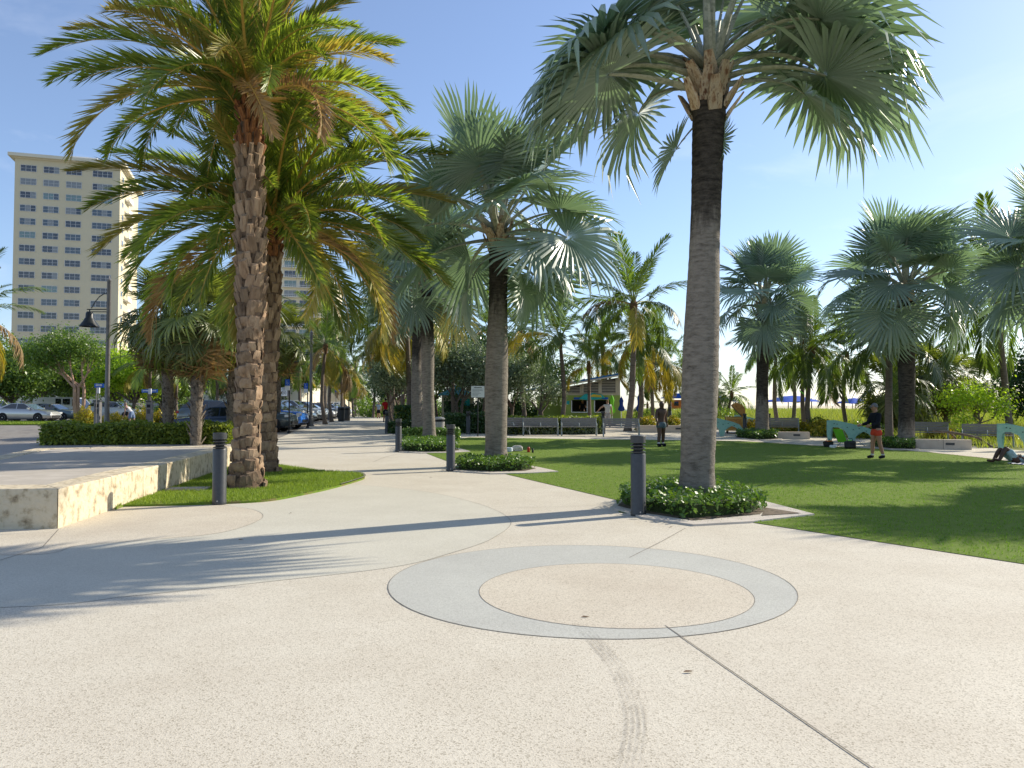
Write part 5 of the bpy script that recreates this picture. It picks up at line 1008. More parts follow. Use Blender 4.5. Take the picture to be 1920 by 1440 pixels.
# ================================================================== BENCHES AND PARK FURNITURE
def bench(label, p, rz=0, Lb=1.8, group='slatted benches round the lawn'):
    t = thing('park_bench', label, 'bench', p, rz, group)
    for i in range(4): MB().box((0, -.42 + i * .13, .44), (Lb, .11, .035)).build('slat', m_wood, t)
    for i in range(4): MB().box((0, .07 + i * .028, .53 + i * .105), (Lb, .03, .095)).build('slat', m_wood, t)
    for s_ in (-1, 1):
        x = s_ * (Lb / 2 - .02); m = MB(); m.tube([(x, .18, .88), (x, .05, .44), (x, .10, .22), (x, .20, 0)], .03, 6); m.tube([(x, .03, .44), (x, -.44, .42), (x, -.40, .2), (x, -.50, 0)], .03, 6)
        m.tube([(x, -.24 + .21 * math.cos(a * .5236), .42 + .23 * math.sin(a * .5236)) for a in range(0, 12)] + [(x, -.03, .42)], .022, 6); m.build('leg', m_bmet, t)
    m = MB(); m.tube([(0, -.02, .44)] + [(0, -.22 + .18 * math.cos(a * .45), .46 + .18 * math.sin(a * .45)) for a in range(0, 8)], .018, 6); m.build('armrest', m_bmet, t)
for u, Y, a, lb in ((957, 39.6, R(28), 'slatted bench turned towards the walkway beside the second silver palm'), (1013, 39.4, 0, 'slatted bench before the hedge, second from the notice board'), (1085, 39.3, R(-2), 'slatted bench before the hedge left of the dark bollard'), (1164, 38.6, R(-5), 'slatted bench below the tall leaning coconut palm')): bench(lb, on(u, Y), a)
bench('slatted bench with yellow flowers behind it by the chest', on(1466, 39.3), R(-20), 1.6); bench('slatted bench partly behind the dark silver palm trunk', on(1738, 34), R(-30), 1.6); bench('long slatted bench below the bright lime green tree', on(1850, 31.5), R(-32), 1.8)
def wall_block(label, u, Y, Lw, h, rz):
    t = thing('low_wall', label, 'low wall', on(u, Y), rz, 'low concrete seat walls'); n_ = max(1, round(Lw / 1.2))
    for i in range(n_): MB().box((-Lw / 2 + (i + .5) * Lw / n_, 0, h / 2 - .02), (Lw / n_ - .012, .42, h + .04)).build('block', m_conc, t)
    MB().box((Lw * .12, -.215, h * .55), (.30, .02, .09)).build('vent', m_boll, t)
wall_block('low concrete seat wall in front of the croton bushes', 1255, 42.2, 3.6, .38, 0); wall_block('low concrete seat wall beside the planter of the chest palm', 1484, 36.6, 1.55, .32, R(-12)); wall_block('low concrete seat wall beside the dark silver palm trunk', 1766, 29.8, 1.9, .36, R(-24)); wall_block('low concrete seat wall behind the treasure chest', 1382, 45.5, 3.2, .40, R(-4))
wall_block('long low concrete wall behind the shirtless person', 1290, 48, 3.0, .55, 0)
c_ = thing('treasure_chest_bin', 'golden brown toy chest shaped bin with its rounded lid open', 'toy chest', on(1376, 41.5), R(-14))
MB().box((0, 0, .50), (.86, 1.05, .74), 0, 0, 1.05).build('chest_box', m_chest, c_); MB().box((0, 0, .872), (.80, .98, .02)).build('chest_opening', m_chestd, c_)
for x in (-.40, .40): MB().box((x, -.535, .5), (.07, .04, .76)).build('strap', m_rach, c_)
for z in (.2, .8): MB().box((0, -.542, z), (.86, .03, .06)).build('strap', m_rach, c_)
MB().lathe([(.0, -.02), (.09, -.02), (.09, .02), (0, .02)], 14, cap=False).build('lock', m_rach, c_, None, Matrix.Translation((0, -.55, .55)) @ RX)
for y in (-.3, 0, .3): MB().box((-.45, y, .5), (.03, .08, .74)).build('strap', m_chestd, c_)
hx, hz, la = .42, .88, R(47); dd_ = (-math.cos(la), math.sin(la)); nn_ = (math.sin(la), math.cos(la)); prof = [(0, 0)] + [(.42 - .42 * math.cos(a), .06 + .36 * math.sin(a)) for a in [k_ * math.pi / 12 for k_ in range(13)]] + [(.84, 0)]
ld = MB().plate([(hx + dd_[0] * s_ + nn_[0] * q, hz + dd_[1] * s_ + nn_[1] * q) for s_, q in prof], -.54, .54).build('lid', m_chest, c_)
MB().plate([(hx + dd_[0] * s_ + nn_[0] * q, hz + dd_[1] * s_ + nn_[1] * q) for s_, q in ((.04, -.004), (.04, -.02), (.80, -.02), (.80, -.004))][::-1], -.50, .50).build('lid_lining', m_chestd, ld)
m = MB()
for x in (-.36, .36):
    for y in (-.42, .42): m.box((x, y, .06), (.10, .10, .16))
m.build('foot', m_chestd, c_)
def wave(label, p, rz, s=1.0):
    t = thing('wave_panel', label, 'sculpture', p, rz, 'mint green wave panels'); t.scale = (s, s, s)
    top = [(-.95, .0), (-1.0, .45), (-1.0, .98), (-.70, .97), (-.30, .88), (.10, .78), (.50, .68), (.82, .56), (.98, .36), (1.0, .0)]
    low = [(.93, .0), (.86, .22), (.70, .42), (.48, .52), (.28, .46), (.16, .30), (.08, .0), (-.10, .0), (-.16, .34), (-.32, .58), (-.58, .70), (-.80, .70), (-.90, .60), (-.90, .40), (-.86, .0)]
    full = top + low; m = MB(); n_ = len(full); bm = bmesh.new(); vv = [bm.verts.new((x, -.05, z)) for x, z in full]; f = bm.faces.new(vv); bmesh.ops.triangulate(bm, faces=[f]); r_ = bmesh.ops.extrude_face_region(bm, geom=bm.faces[:])
    bmesh.ops.translate(bm, vec=(0, .10, 0), verts=[g for g in r_['geom'] if isinstance(g, bmesh.types.BMVert)]); bmesh.ops.recalc_face_normals(bm, faces=bm.faces[:]); me = bpy.data.meshes.new('panel'); bm.to_mesh(me); bm.free(); me.materials.append(m_mint); link('panel', me, t)
    m = MB().tube([(x, 0, z) for x, z in top], .055, 6); m.build('edge_rail', m_mint, t); m = MB()
    for x, z in ((-.75, .86), (-.62, .84), (-.2, .70), (.05, .60), (.3, .64), (.6, .54)): m.box((x, -.052, z), (.05, .01, .03))
    m.build('slot', m_bolld, t)
wave('mint green wave panel half hidden by the thick grey trunk', on(1353, 38.5), R(-6), 1.0); wave('mint green wave panel behind the lime folding chair', on(1596, 33.2), R(-8), .98); wave('mint green wave panel beside the reclining person', on(1926, 28.5), R(-10), 1.0); wave('far mint green wave panel right of the treasure chest', on(1403, 47), R(-10), .8)
# lounge chair, bags and bottles on the lawn
lc = thing('folding_chair', 'lime green low folding chair with bent metal frame', 'chair', gnd(1590, 838), R(200))
m = MB()
for y in (-.26, .26): m.tube([(-.62, y, .02), (-.2, y, .30), (.25, y, .18), (.5, y, .72)], .014, 6).tube([(.3, y, .02), (0, y, .28), (-.6, y, .22)], .014, 6)
m.build('frame', m_alloy, lc); MB().add([(.24, -.25, .20), (.24, .25, .20), (.5, .25, .72), (.5, -.25, .72), (.26, -.25, .19), (.26, .25, .19), (.52, .25, .71), (.52, -.25, .71)], [(0, 1, 2, 3), (7, 6, 5, 4), (0, 3, 7, 4), (1, 5, 6, 2), (3, 2, 6, 7), (0, 4, 5, 1)]).build('backrest', m_canvasg, lc); MB().add([(-.3, -.25, .27), (.24, -.25, .2), (.24, .25, .2), (-.3, .25, .27)], [(0, 1, 2, 3)]).build('seat', m_canvasg, lc)
def bag(name, label, p, d, mt, rz=0, strap=True, cat='bag', flap=None):
    t = thing(name, label, cat, p, rz); bm = bmesh.new(); bmesh.ops.create_cube(bm, size=1); bmesh.ops.scale(bm, vec=d, verts=bm.verts[:]); bmesh.ops.translate(bm, vec=(0, 0, d[2] / 2), verts=bm.verts[:]); bmesh.ops.bevel(bm, geom=bm.edges[:], offset=min(d) * .3, segments=3, profile=.6, affect='EDGES')
    rd3 = random.Random(label)
    for v in bm.verts: v.co += Vector((rd3.uniform(-1, 1), rd3.uniform(-1, 1), rd3.uniform(-1, .4))) * min(d) * .06
    me = bpy.data.meshes.new('body'); bm.to_mesh(me); bm.free(); me.materials.append(mt); link('body', me, t)
    if strap: MB().tube([(-d[0] * .3, 0, d[2] * .95), (-d[0] * .2, 0, d[2] * 1.3), (d[0] * .2, 0, d[2] * 1.3), (d[0] * .3, 0, d[2] * .95)], .012, 6).build('handle', m_black, t)
    if flap: MB().box((0, -d[1] * .1, d[2] * .98), (d[0] * .7, d[1] * .6, d[2] * .2), .1).build('flap', flap, t)
    return t
m_tote = mat('canvas_tote', [(.50, .46, .42), (.62, .57, .52), (.40, .36, .33)], .9, 9); m_plaid = mat('pale_blue_cloth', [(.50, .55, .62), (.62, .66, .70)], .9, 9)
bag('tote_bag', 'pale canvas tote bag slumped on the lawn beside the second silver palm', gnd(970, 846), (.36, .24, .20), m_tote, .2, False, 'bag', m_tote); bag('cloth_bag', 'small pale blue cloth bag touching the tote bag', gnd(955, 847), (.22, .2, .16), m_plaid, -.3, False)
def bottle(label, p, mt, h=.2, r=.04):
    t = thing('bottle', label, 'bottle', p, 0, 'bottles on the lawn'); MB().lathe([(r * .9, 0), (r, .01), (r, h * .72), (r * .5, h * .85), (r * .45, h * .9)], 12).build('body', mt, t, 40); MB().lathe([(r * .5, h * .89), (r * .5, h), (0, h)], 12, cap=False).build('cap', m_black, t, 40)
m_redp = mat('red_plastic', [(.50, .05, .03), (.42, .04, .025)], .4); bottle('red drinks bottle standing on the lawn', gnd(991, 848), m_redp, .22, .055); bottle('black drinks bottle standing on the lawn', gnd(999, 849), m_black, .17, .035)
bag('cooler_bag', 'black square cooler bag leaning at the lime chair', gnd(1594, 841), (.40, .26, .30), m_black, .1); bag('beach_bag', 'black beach bag with orange towel by the wave panel foot', gnd(1553, 838), (.34, .26, .24), m_black, .3, True, 'bag', m_orange); bag('white_shoes', 'pair of white shoes dropped beside the beach bag', gnd(1562, 839.5), (.16, .24, .10), m_white, .4, False, 'shoes')
fr = thing('frisbee', 'lime green flying disc in the air before the coconut trunks', 'frisbee', at(1503, 736, 33.5), 0); MB().lathe([(0, .03), (.09, .03), (.128, .018), (.135, 0), (.125, 0), (.115, .015)], 20, cap=False).build('rim', m_canvasg, fr, 40, Matrix.Rotation(R(35), 4, 'Y') @ Matrix.Rotation(R(20), 4, 'X'))
br = thing('fallen_branch', 'dark curved dry branch resting over the low wall by the long bench', 'branch', on(1805, 31), R(-20)); MB().tube([(-1.1, 0, .62), (-.5, -.1, .58), (.1, -.15, .47), (.5, -.2, .36), (.9, -.2, .05), (1.05, -.2, -.03)], [.04, .05, .05, .045, .04, .03], 7).tube([(-.5, -.1, .58), (-.3, .1, .40), (-.1, .1, .02)], [.04, .03, .02], 6).build('wood', m_bark, br)
# ================================================================== VEHICLES
PAINT = {}
def paint(name, c, metal=.35):
    if name not in PAINT:
        m, N, L, b = new_mat('car_paint_' + name); b.inputs['Base Color'].default_value = (*c, 1); b.inputs['Metallic'].default_value = metal; b.inputs['Roughness'].default_value = .32; b.inputs['Coat Weight'].default_value = 1; b.inputs['Coat Roughness'].default_value = .04
        nz = N.new('ShaderNodeTexNoise'); nz.inputs['Scale'].default_value = 3; mr = N.new('ShaderNodeMapRange'); mr.inputs['To Min'].default_value = .26; mr.inputs['To Max'].default_value = .42; L.new(nz.outputs['Fac'], mr.inputs['Value']); L.new(mr.outputs['Result'], b.inputs['Roughness']); PAINT[name] = m
    return PAINT[name]
TYPES = {   # top line of the lower body (x, z), roof profile, width, wheelbase, wheel radius
 'sedan': dict(L=4.75, W=1.82, belt=[(0, .60), (.05, .72), (.35, .84), (1.05, .95), (1.35, .97), (2.4, .99), (3.6, 1.02), (4.1, 1.05), (4.6, 1.02), (4.72, .88), (4.75, .62)], cab=(1.25, 2.10, 3.30, 4.30), roof=1.46, wx=(.92, 3.70), wr=.33, zb=.20),
 'suv': dict(L=4.55, W=1.86, belt=[(0, .68), (.05, .88), (.30, 1.00), (.95, 1.08), (1.25, 1.11), (2.4, 1.14), (3.6, 1.17), (4.35, 1.18), (4.5, 1.05), (4.55, .72)], cab=(1.08, 1.85, 3.85, 4.45), roof=1.68, wx=(.88, 3.58), wr=.365, zb=.26),
 'van': dict(L=5.6, W=2.0, belt=[(0, .62), (.06, .86), (.35, 1.02), (.80, 1.12), (1.10, 1.20), (2.5, 1.22), (4.5, 1.22), (5.5, 1.22), (5.58, 1.0), (5.6, .66)], cab=(.62, 1.50, 5.35, 5.56), roof=2.1, wx=(.95, 4.40), wr=.36, zb=.24)}
def lerp_line(pts, x):
    for i in range(len(pts) - 1):
        if x <= pts[i + 1][0]: a, b = pts[i], pts[i + 1]; return a[1] + (b[1] - a[1]) * (x - a[0]) / max(1e-6, b[0] - a[0])
    return pts[-1][1]
CARPROTO = {}
def wheel_mesh(r):
    if ('w', r) in CARPROTO: return CARPROTO[('w', r)]
    def ax(m): 
        m.v = [(x, z, y) for x, y, z in m.v]; m.f = [f[::-1] for f in m.f]; return m
    ty = ax(MB().lathe([(r * .62, -.11), (r * .93, -.115), (r, -.08), (r, .08), (r * .93, .115), (r * .62, .11)], 24)).mesh('tyre', m_rubber, 40)
    m = MB().lathe([(r * .68, -.10), (r * .64, -.118), (r * .56, -.09), (r * .60, .0)], 24, cap=False)
    m.lathe([(.001, -.112), (r * .14, -.112), (r * .16, -.08), (r * .16, -.02)], 12, cap=False)
    for k_ in range(6):
        a = k_ * math.pi / 3; d = Vector((math.cos(a), math.sin(a), 0)); s_ = Vector((-d.y, d.x, 0)); q = [d * r * .12 + s_ * r * .085, d * r * .12 - s_ * r * .085, d * r * .62 - s_ * r * .11, d * r * .62 + s_ * r * .11]
        m.add([p_ + Vector((0, 0, -.105)) for p_ in q] + [p_ + Vector((0, 0, -.06)) for p_ in q], [(3, 2, 1, 0), (4, 5, 6, 7), (0, 1, 5, 4), (1, 2, 6, 5), (2, 3, 7, 6), (3, 0, 4, 7)])
    rim = ax(m).mesh('rim', m_alloy, 30); CARPROTO[('w', r)] = (ty, rim); return ty, rim
def car(label, p, head, kind, col, group='cars in the car park', glassm=None, cat='car', extra=None):
    T = TYPES[kind]; Lc, W = T['L'], T['W']; glassm = glassm or m_carglass
    t = thing('parked_van' if kind == 'van' else 'parked_car', label, 'van' if kind == 'van' else cat, p, head, group)      # local +x is the nose; origin mid length
    X = lambda x: Lc / 2 - x; hw = W / 2; zb = T['zb']; m = MB(); xs = sorted(set([q[0] for q in T['belt']] + [.6, 1.6, 2.0, 2.8, 3.2, 3.9])); xs = [x for x in xs if x <= Lc]; sec = []
    for x in xs:
        zt = lerp_line(T['belt'], x); e = min(1, .80 + .20 * min(1, (x / .55)) ** .6) * min(1, .86 + .14 * min(1, (Lc - x) / .4) ** .6); w_ = hw * e; zb2 = zb + (.12 if x < .06 or x > Lc - .06 else 0)
        sec.append([(X(x), s_ * a, z) for s_, a, z in ((-1, w_ * .90, zb2), (-1, w_ * .985, zb2 + .14), (-1, w_, (zb + zt) * .52), (-1, w_ * .975, zt - .10), (-1, w_ * .90, zt - .02), (-1, w_ * .55, zt + .025), (1, w_ * .55, zt + .025), (1, w_ * .90, zt - .02), (1, w_ * .975, zt - .10), (1, w_, (zb + zt) * .52), (1, w_ * .985, zb2 + .14), (1, w_ * .90, zb2))])
    b = [p_ for s_ in sec for p_ in s_]; n_ = 12; f = [(i * n_ + k_, i * n_ + (k_ + 1) % n_, (i + 1) * n_ + (k_ + 1) % n_, (i + 1) * n_ + k_) for i in range(len(sec) - 1) for k_ in range(n_)]
    f += [tuple(range(n_))[::-1], tuple((len(sec) - 1) * n_ + k_ for k_ in range(n_))]; m.add(b, f); body = m.build('body', col, t, 38)
    a0, a1, c1, c0 = T['cab']; zr = T['roof']; wb, wt = hw * .90, hw * .70 if kind != 'van' else hw * .84; z0 = lambda x: lerp_line(T['belt'], x) - .03
    def P(x, s_, q): return Vector((X(x), s_ * (wb + (wt - wb) * q), z0(x) + (zr - z0(x)) * q))
    pr_ = [(a0, 0), (a1, .93), (a1 + .25, 1.0), ((a1 + c1) / 2, 1.02), (c1 - .2, 1.0), (c1, .94), (c0, 0)]; m = MB(); vv = []
    for x, q in pr_:
        for s_ in (-1, 1):
            zz = z0(x) + (zr - z0(x)) * q; y = s_ * (wb + (wt - wb) * min(q, 1)); vv.append((X(x), y, zz)); 
    base = [(X(x), s_ * wb, z0(x) - .02) for x, q in pr_ for s_ in (-1, 1)]; k_ = len(pr_); F_ = []
    for i in range(k_ - 1): F_.append((2 * i, 2 * i + 1, 2 * i + 3, 2 * i + 2))
    F_ += [tuple(2 * i for i in range(k_))[::-1], tuple(2 * i + 1 for i in range(k_))]; m.add(vv, F_); m.build('cabin', col, t, 35)
    # panes, a few millimetres proud
    def side_pane(x0b, x0t, x1b, x1t, s_, nm='side_window', qb=.10, qt=.90):
        q = [P(x0b, s_, qb), P(x1b, s_, qb), P(x1t, s_, qt), P(x0t, s_, qt)]; o = Vector((0, s_ * .012, .004)); m = MB(); m.add([v + o for v in q], [(0, 1, 2, 3)] if s_ > 0 else [(3, 2, 1, 0)]); m.build(nm, glassm, t)
    sl = lambda x: a0 + (a1 - a0) * x
    mid = (a1 + c1) / 2 - (.05 if kind == 'sedan' else .25)
    if kind == 'van':
        for s_ in (-1, 1): side_pane(a0 + .42, a1 + .05, 1.75, 1.75, s_, qb=.12, qt=.80); side_pane(1.95, 1.95, 2.62, 2.62, s_, qb=.25, qt=.84); side_pane(2.78, 2.78, 3.30, 3.30, s_, qb=.25, qt=.84)
    else:
        for s_ in (-1, 1): side_pane(a0 + .22, a1 + .06, mid, mid, s_); side_pane(mid + .07, mid + .07, c0 - .42 if kind == 'sedan' else c1 - .35, c1 - .12 if kind == 'sedan' else c1 - .35, s_)
        if kind == 'suv':
            for s_ in (-1, 1): side_pane(c1 - .28, c1 - .28, c0 - .12, c1 - .05, s_, qb=.2)
    def cross(xb, xt, qb, qt, nm, d, g):
        q = []
        for x, qq in ((xb, qb), (xt, qt)):
            for s_ in (-1, 1):
                xx = (a0 + (a1 - a0) * qq / .93) if nm == 'windscreen' else (c0 + (c1 - c0) * qq / .94); q.append(Vector((X(xx), s_ * (wb + (wt - wb) * qq) * .90, z0(a0 if nm == 'windscreen' else c0) + (zr - z0(a0 if nm == 'windscreen' else c0)) * qq)) + Vector((d * .014, 0, .008)))
        m = MB(); m.add([q[0], q[1], q[3], q[2]], [(0, 1, 2, 3)] if d > 0 else [(3, 2, 1, 0)]); m.build(nm, g, t)
    cross(a0, a1, .06, .88, 'windscreen', 1, glassm if kind != 'sedan' else m_carglassb); cross(c0, c1, .10, .86, 'rear_window', -1, glassm)
    ty, rim = wheel_mesh(T['wr']); r = T['wr']
    for x in T['wx']:
        for s_ in (-1, 1):
            am = MB().lathe([(r * 1.13, -.02), (r * 1.13, .02)], 22); am.v = [(a, c, b_) for a, b_, c in am.v]; am.build('wheel_arch', m_plast, t, 40, Matrix.Translation((X(x), s_ * (hw - .012), r + .02)))
            M = Matrix.Translation((X(x), s_ * (hw - .085), r)) @ (Matrix.Rotation(math.pi, 4, 'Z') if s_ > 0 else Matrix.Identity(4)); wh = link('wheel', ty, t, None, M); link('rim', rim, wh)
    zl = lerp_line(T['belt'], .3) - .13
    for s_ in (-1, 1):
        MB().box((X(.17), s_ * hw * .70, zl), (.30, .40, .13), s_ * -.28).build('headlight', m_lens, t); MB().box((X(Lc - .10), s_ * hw * .74, zl + .10), (.18, .34, .14), s_ * .2).build('tail_light', m_red, t)
        xm = a0 + .38; MB().box((X(xm), s_ * (hw + .07), z0(xm) + .10), (.12, .20, .13)).build('mirror', col, t)
    MB().box((X(.02), 0, zb + .22), (.10, W * .62, .16)).build('grille', m_plast, t); MB().box((X(Lc / 2), 0, zb + .02), (Lc * .90, W * .93, .10)).build('sill', m_plast, t)
    MB().box((X(Lc - .0), 0, zb + .30), (.03, .42, .14)).build('number_plate', m_whiteS, t)
    return t
silver = paint('silver', (.48, .48, .46), .7); teal_g = paint('slate', (.10, .15, .16), .5); whitec = paint('white', (.72, .72, .71), 0); dkblue = paint('navy', (.012, .03, .06), .3); dkteal = paint('graphite', (.085, .11, .115), .4); brightb = paint('blue', (.01, .16, .62), .3); plum = paint('plum', (.06, .04, .075), .4); blackc = paint('black', (.018, .018, .02), .2); greyc = paint('grey', (.14, .145, .15), .6)
def cpos(u_nose, Y, Lc, d=1): x = (u_nose - 960) / F * Y; return Vector((x - d * Lc / 2, Y, gz(Y)))
car('silver saloon parked behind the grass verge with dark windows', cpos(106, 61.5, 4.75), 0, 'sedan', silver); car('slate blue saloon parked just behind the silver one', cpos(150, 66, 4.75), 0, 'sedan', teal_g); car('long white van parked behind the two saloons', cpos(180, 72.5, 5.6), 0, 'van', whitec)
car('white sport utility car behind the bending person', cpos(262, 70, 4.55), R(4), 'suv', whitec); car('white van at the far edge of the car park by the leafy tree', cpos(22, 88, 5.6), 0, 'van', whitec)
car('dark blue saloon parked behind the clipped hedge', cpos(322, 38.6, 4.75, -1), math.pi, 'sedan', dkblue); car('dark sport utility car behind the dark blue saloon', cpos(480, 47.5, 4.55, 1), R(0), 'suv', dkteal)
cols = [(dkteal, 'suv', 'graphite sport utility car, first in the row of nose-in bays'), (brightb, 'suv', 'bright blue sport utility car, second in the row of nose-in bays'), (plum, 'suv', 'plum coloured car beside the bright blue one'), (blackc, 'suv', 'black car nosing up to the lamp post'), (greyc, 'sedan', 'grey saloon beyond the black car at the lamp post'), (whitec, 'suv', 'white car in the bays beyond the grey saloon'), (blackc, 'sedan', 'black saloon in the bays before the dark litter bins'), (silver, 'suv', 'silver car in the bays behind the dark litter bins'), (plum, 'sedan', 'plum saloon far along the bays'), (whitec, 'sedan', 'white saloon far along the bays'), (greyc, 'suv', 'grey car far along the bays'), (silver, 'sedan', 'silver saloon far along the bays'), (whitec, 'suv', 'far white car near the end of the bays'), (blackc, 'suv', 'far black car near the end of the bays'), (whitec, 'van', 'far white van at the end of the bays')]
Y = 43.2
for i, (c_, kd, lb) in enumerate(cols):
    x, y = street(Y, -.2 + (.3 if i == 1 else 0)); Lc = TYPES[kd]['L']; a = math.atan2(0, 1) + R(-2); car(lb, (x - Lc / 2, y, gz(y) - .0), a, kd, c_, 'cars in the nose-in bays'); Y += 3.0 if i < 4 else (4.4 if i < 9 else 8)
# ================================================================== PEOPLE
TS = bpy.data.scenes.new('workbench')
def skin_mesh(name, verts, edges, rads, mt, root=0, sub=1):
    me = bpy.data.meshes.new(name); me.from_pydata([tuple(v) for v in verts], edges, []); ob = bpy.data.objects.new('tmp', me); TS.collection.objects.link(ob)
    md = ob.modifiers.new('s', 'SKIN'); sv = me.skin_vertices[0].data
    for i, r in enumerate(rads): sv[i].radius = (r if isinstance(r, tuple) else (r, r)); sv[i].use_root = (i == root)
    sm2 = ob.modifiers.new('d', 'SUBSURF'); sm2.levels = sub; sm2.render_levels = sub
    vl = TS.view_layers[0]; vl.update(); out = bpy.data.meshes.new_from_object(ob.evaluated_get(vl.depsgraph)); bpy.data.objects.remove(ob); bpy.data.meshes.remove(me)
    out.materials.clear(); out.materials.append(mt); out.polygons.foreach_set('use_smooth', [True] * len(out.polygons)); out.name = name; return out
def join(meshes, name, mt):
    bm = bmesh.new()
    for q in meshes: bm.from_mesh(q)
    me = bpy.data.meshes.new(name); bm.to_mesh(me); bm.free(); me.materials.append(mt); me.polygons.foreach_set('use_smooth', [True] * len(me.polygons)); return me
SKIN = {k_: mat('skin_' + k_, [c, tuple(v * .88 for v in c)], .5, 9, spec=.4) for k_, c in {'deep': (.085, .042, .026), 'tan': (.36, .19, .115), 'fair': (.46, .27, .19)}.items()}
def cloth(name, c): return mat('cloth_' + name, [c, tuple(v * .75 for v in c)], .9, 10, 5, .3, 30, spec=.15)
def person(label, p, yaw, h=1.76, skin='tan', lean=0, legs=((0, 4, 0), (0, 4, 0)), arms=((0, 8, 10), (0, 8, 10)), top=None, bottom=None, short=.62, sleeve=.5, shoe=None, sock=None, hair=(.02, .015, .012), cap=None, pitch=0, head_turn=0, group=None, skirt=False, zoff=0.0, fat=1.2):
    """legs: (swing forward, outward, knee bend) left, right; arms: (swing forward, outward, elbow bend). Local +y is forward."""
    t = thing('person', label, 'person', p, yaw, group); s = h / 1.76; V3 = Vector
    def rot(sw, out, side): return Matrix.Rotation(R(sw), 3, 'X') @ Matrix.Rotation(R(out) * side, 3, 'Y')
    J = {}; pel = V3((0, 0, 0)); Tm = Matrix.Rotation(R(-lean), 3, 'X')
    sp = [Tm @ V3(q) for q in ((0, .0, .12), (0, .005, .26), (0, -.01, .42), (0, -.005, .50))]; neck = Tm @ V3((0, .005, .57)); Hd = Matrix.Rotation(R(-lean * .45), 3, 'X') @ Matrix.Rotation(R(head_turn), 3, 'Z')
    head = [neck + Hd @ V3(q) for q in ((0, .02, .06), (0, .025, .13), (0, .015, .20), (0, .005, .255))]; nose = neck + Hd @ V3((0, .118, .125)); chin = neck + Hd @ V3((0, .075, .045))
    LG = []
    for i, sd_ in ((0, -1), (1, 1)):
        sw, ou, kn = legs[i]; hip = V3((sd_ * .085, 0, -.03)); M = rot(sw, -ou, sd_); knee = hip + M @ V3((0, .01, -.43)); M2 = rot(sw - kn, -ou, sd_); ank = knee + M2 @ V3((0, -.01, -.42)); Mf = Matrix.Rotation(R(sw - kn) * (.25 if not pitch else 1), 3, 'X'); toe = ank + Mf @ V3((sd_ * .02, .17, -.045)); heel = ank + Mf @ V3((0, -.05, -.045)); LG.append((hip, knee, ank, toe, heel, M, M2))
    AR = []
    for i, sd_ in ((0, -1), (1, 1)):
        sw, ou, eb = arms[i]; sh = Tm @ V3((sd_ * .195, -.005, .475)); M = Tm @ rot(sw, -ou, sd_); el = sh + M @ V3((0, 0, -.29)); M2 = Tm @ rot(sw + eb, -ou * .6, sd_); wr = el + M2 @ V3((0, 0, -.255)); AR.append((sh, el, wr, M2, sd_))
    Rt = Matrix.Rotation(R(pitch), 3, 'X'); allp = [q for l in LG for q in (l[3], l[4], l[2])]
    zmin = min((Rt @ q).z for q in allp) - .035 if not pitch else min((Rt @ V3((0, -.1, .0))).z, (Rt @ V3((0, -.1, .4))).z) - .02
    fin = lambda q: (Rt @ q - V3((0, 0, zmin))) * s + V3((0, 0, zoff)); FS = lambda L_: [fin(q) for q in L_]; sc = lambda L_: [(a * s * fat, b_ * s * fat) for a, b_ in L_]
    v = [pel] + sp + [neck] + head + [nose]; r_ = [(.145, .105), (.125, .095), (.125, .092), (.150, .10), (.105, .075), (.056, .056), (.066, .075), (.076, .092), (.078, .098), (.05, .066), (.016, .016)]; e = [(i, i + 1) for i in range(9)] + [(7, 10)]
    for hip, knee, ank, toe, heel, _, _ in LG:
        b_ = len(v); v += [hip, hip.lerp(knee, .5), knee, knee.lerp(ank, .35), ank, toe]; r_ += [(.092, .095), (.078, .082), (.054, .058), (.055, .06), (.036, .042), (.036, .028)]; e += [(0, b_)] + [(b_ + i, b_ + i + 1) for i in range(5)]
    for sh, el, wr, M2, sd_ in AR:
        b_ = len(v); v += [sh, sh.lerp(el, .5), el, el.lerp(wr, .4), wr]; r_ += [(.058, .06), (.047, .05), (.037, .04), (.037, .04), (.026, .03)]; e += [(3, b_)] + [(b_ + i, b_ + i + 1) for i in range(4)]
    sk = SKIN[skin]; parts = [skin_mesh('body', FS(v), e, sc([q if isinstance(q, tuple) else (q, q) for q in r_]), sk)]
    for sh, el, wr, M2, sd_ in AR:                              # palm and five curled fingers
        hv = [wr, wr + M2 @ V3((0, .005, -.05)), wr + M2 @ V3((0, .01, -.09))]; parts.append(skin_mesh('hand', FS(hv), [(0, 1), (1, 2)], sc([(.026, .028), (.020, .040), (.016, .040)]), sk))
        for k_, (fy, ln) in enumerate(((-.033, .062), (-.011, .078), (.011, .082), (.033, .072))):
            f0 = wr + M2 @ V3((0, .01 + fy, -.082)); f1 = f0 + M2 @ V3((-sd_ * .008, .0, -ln * .55)); f2 = f1 + M2 @ V3((-sd_ * .022, .0, -ln * .42)); parts.append(skin_mesh('finger', FS([f0, f1, f2]), [(0, 1), (1, 2)], sc([(.0095, .0095), (.009, .009), (.007, .007)]), sk, 0, 1))
        f0 = wr + M2 @ V3((0, .03, -.03)); f1 = f0 + M2 @ V3((-sd_ * .012, .032, -.030)); f2 = f1 + M2 @ V3((-sd_ * .012, .010, -.030)); parts.append(skin_mesh('thumb', FS([f0, f1, f2]), [(0, 1), (1, 2)], sc([(.012, .012), (.010, .010), (.008, .008)]), sk, 0, 1))
    me = join(parts, 'body', sk); body = link('body', me, t)
    m = MB()
    for sd_ in (-1, 1):
        c_ = fin(neck + Hd @ V3((sd_ * .033, .108, .145))); m.lathe([(.0, -.008 * s), (.010 * s, 0), (0, .008 * s)], 8, c_, cap=False)
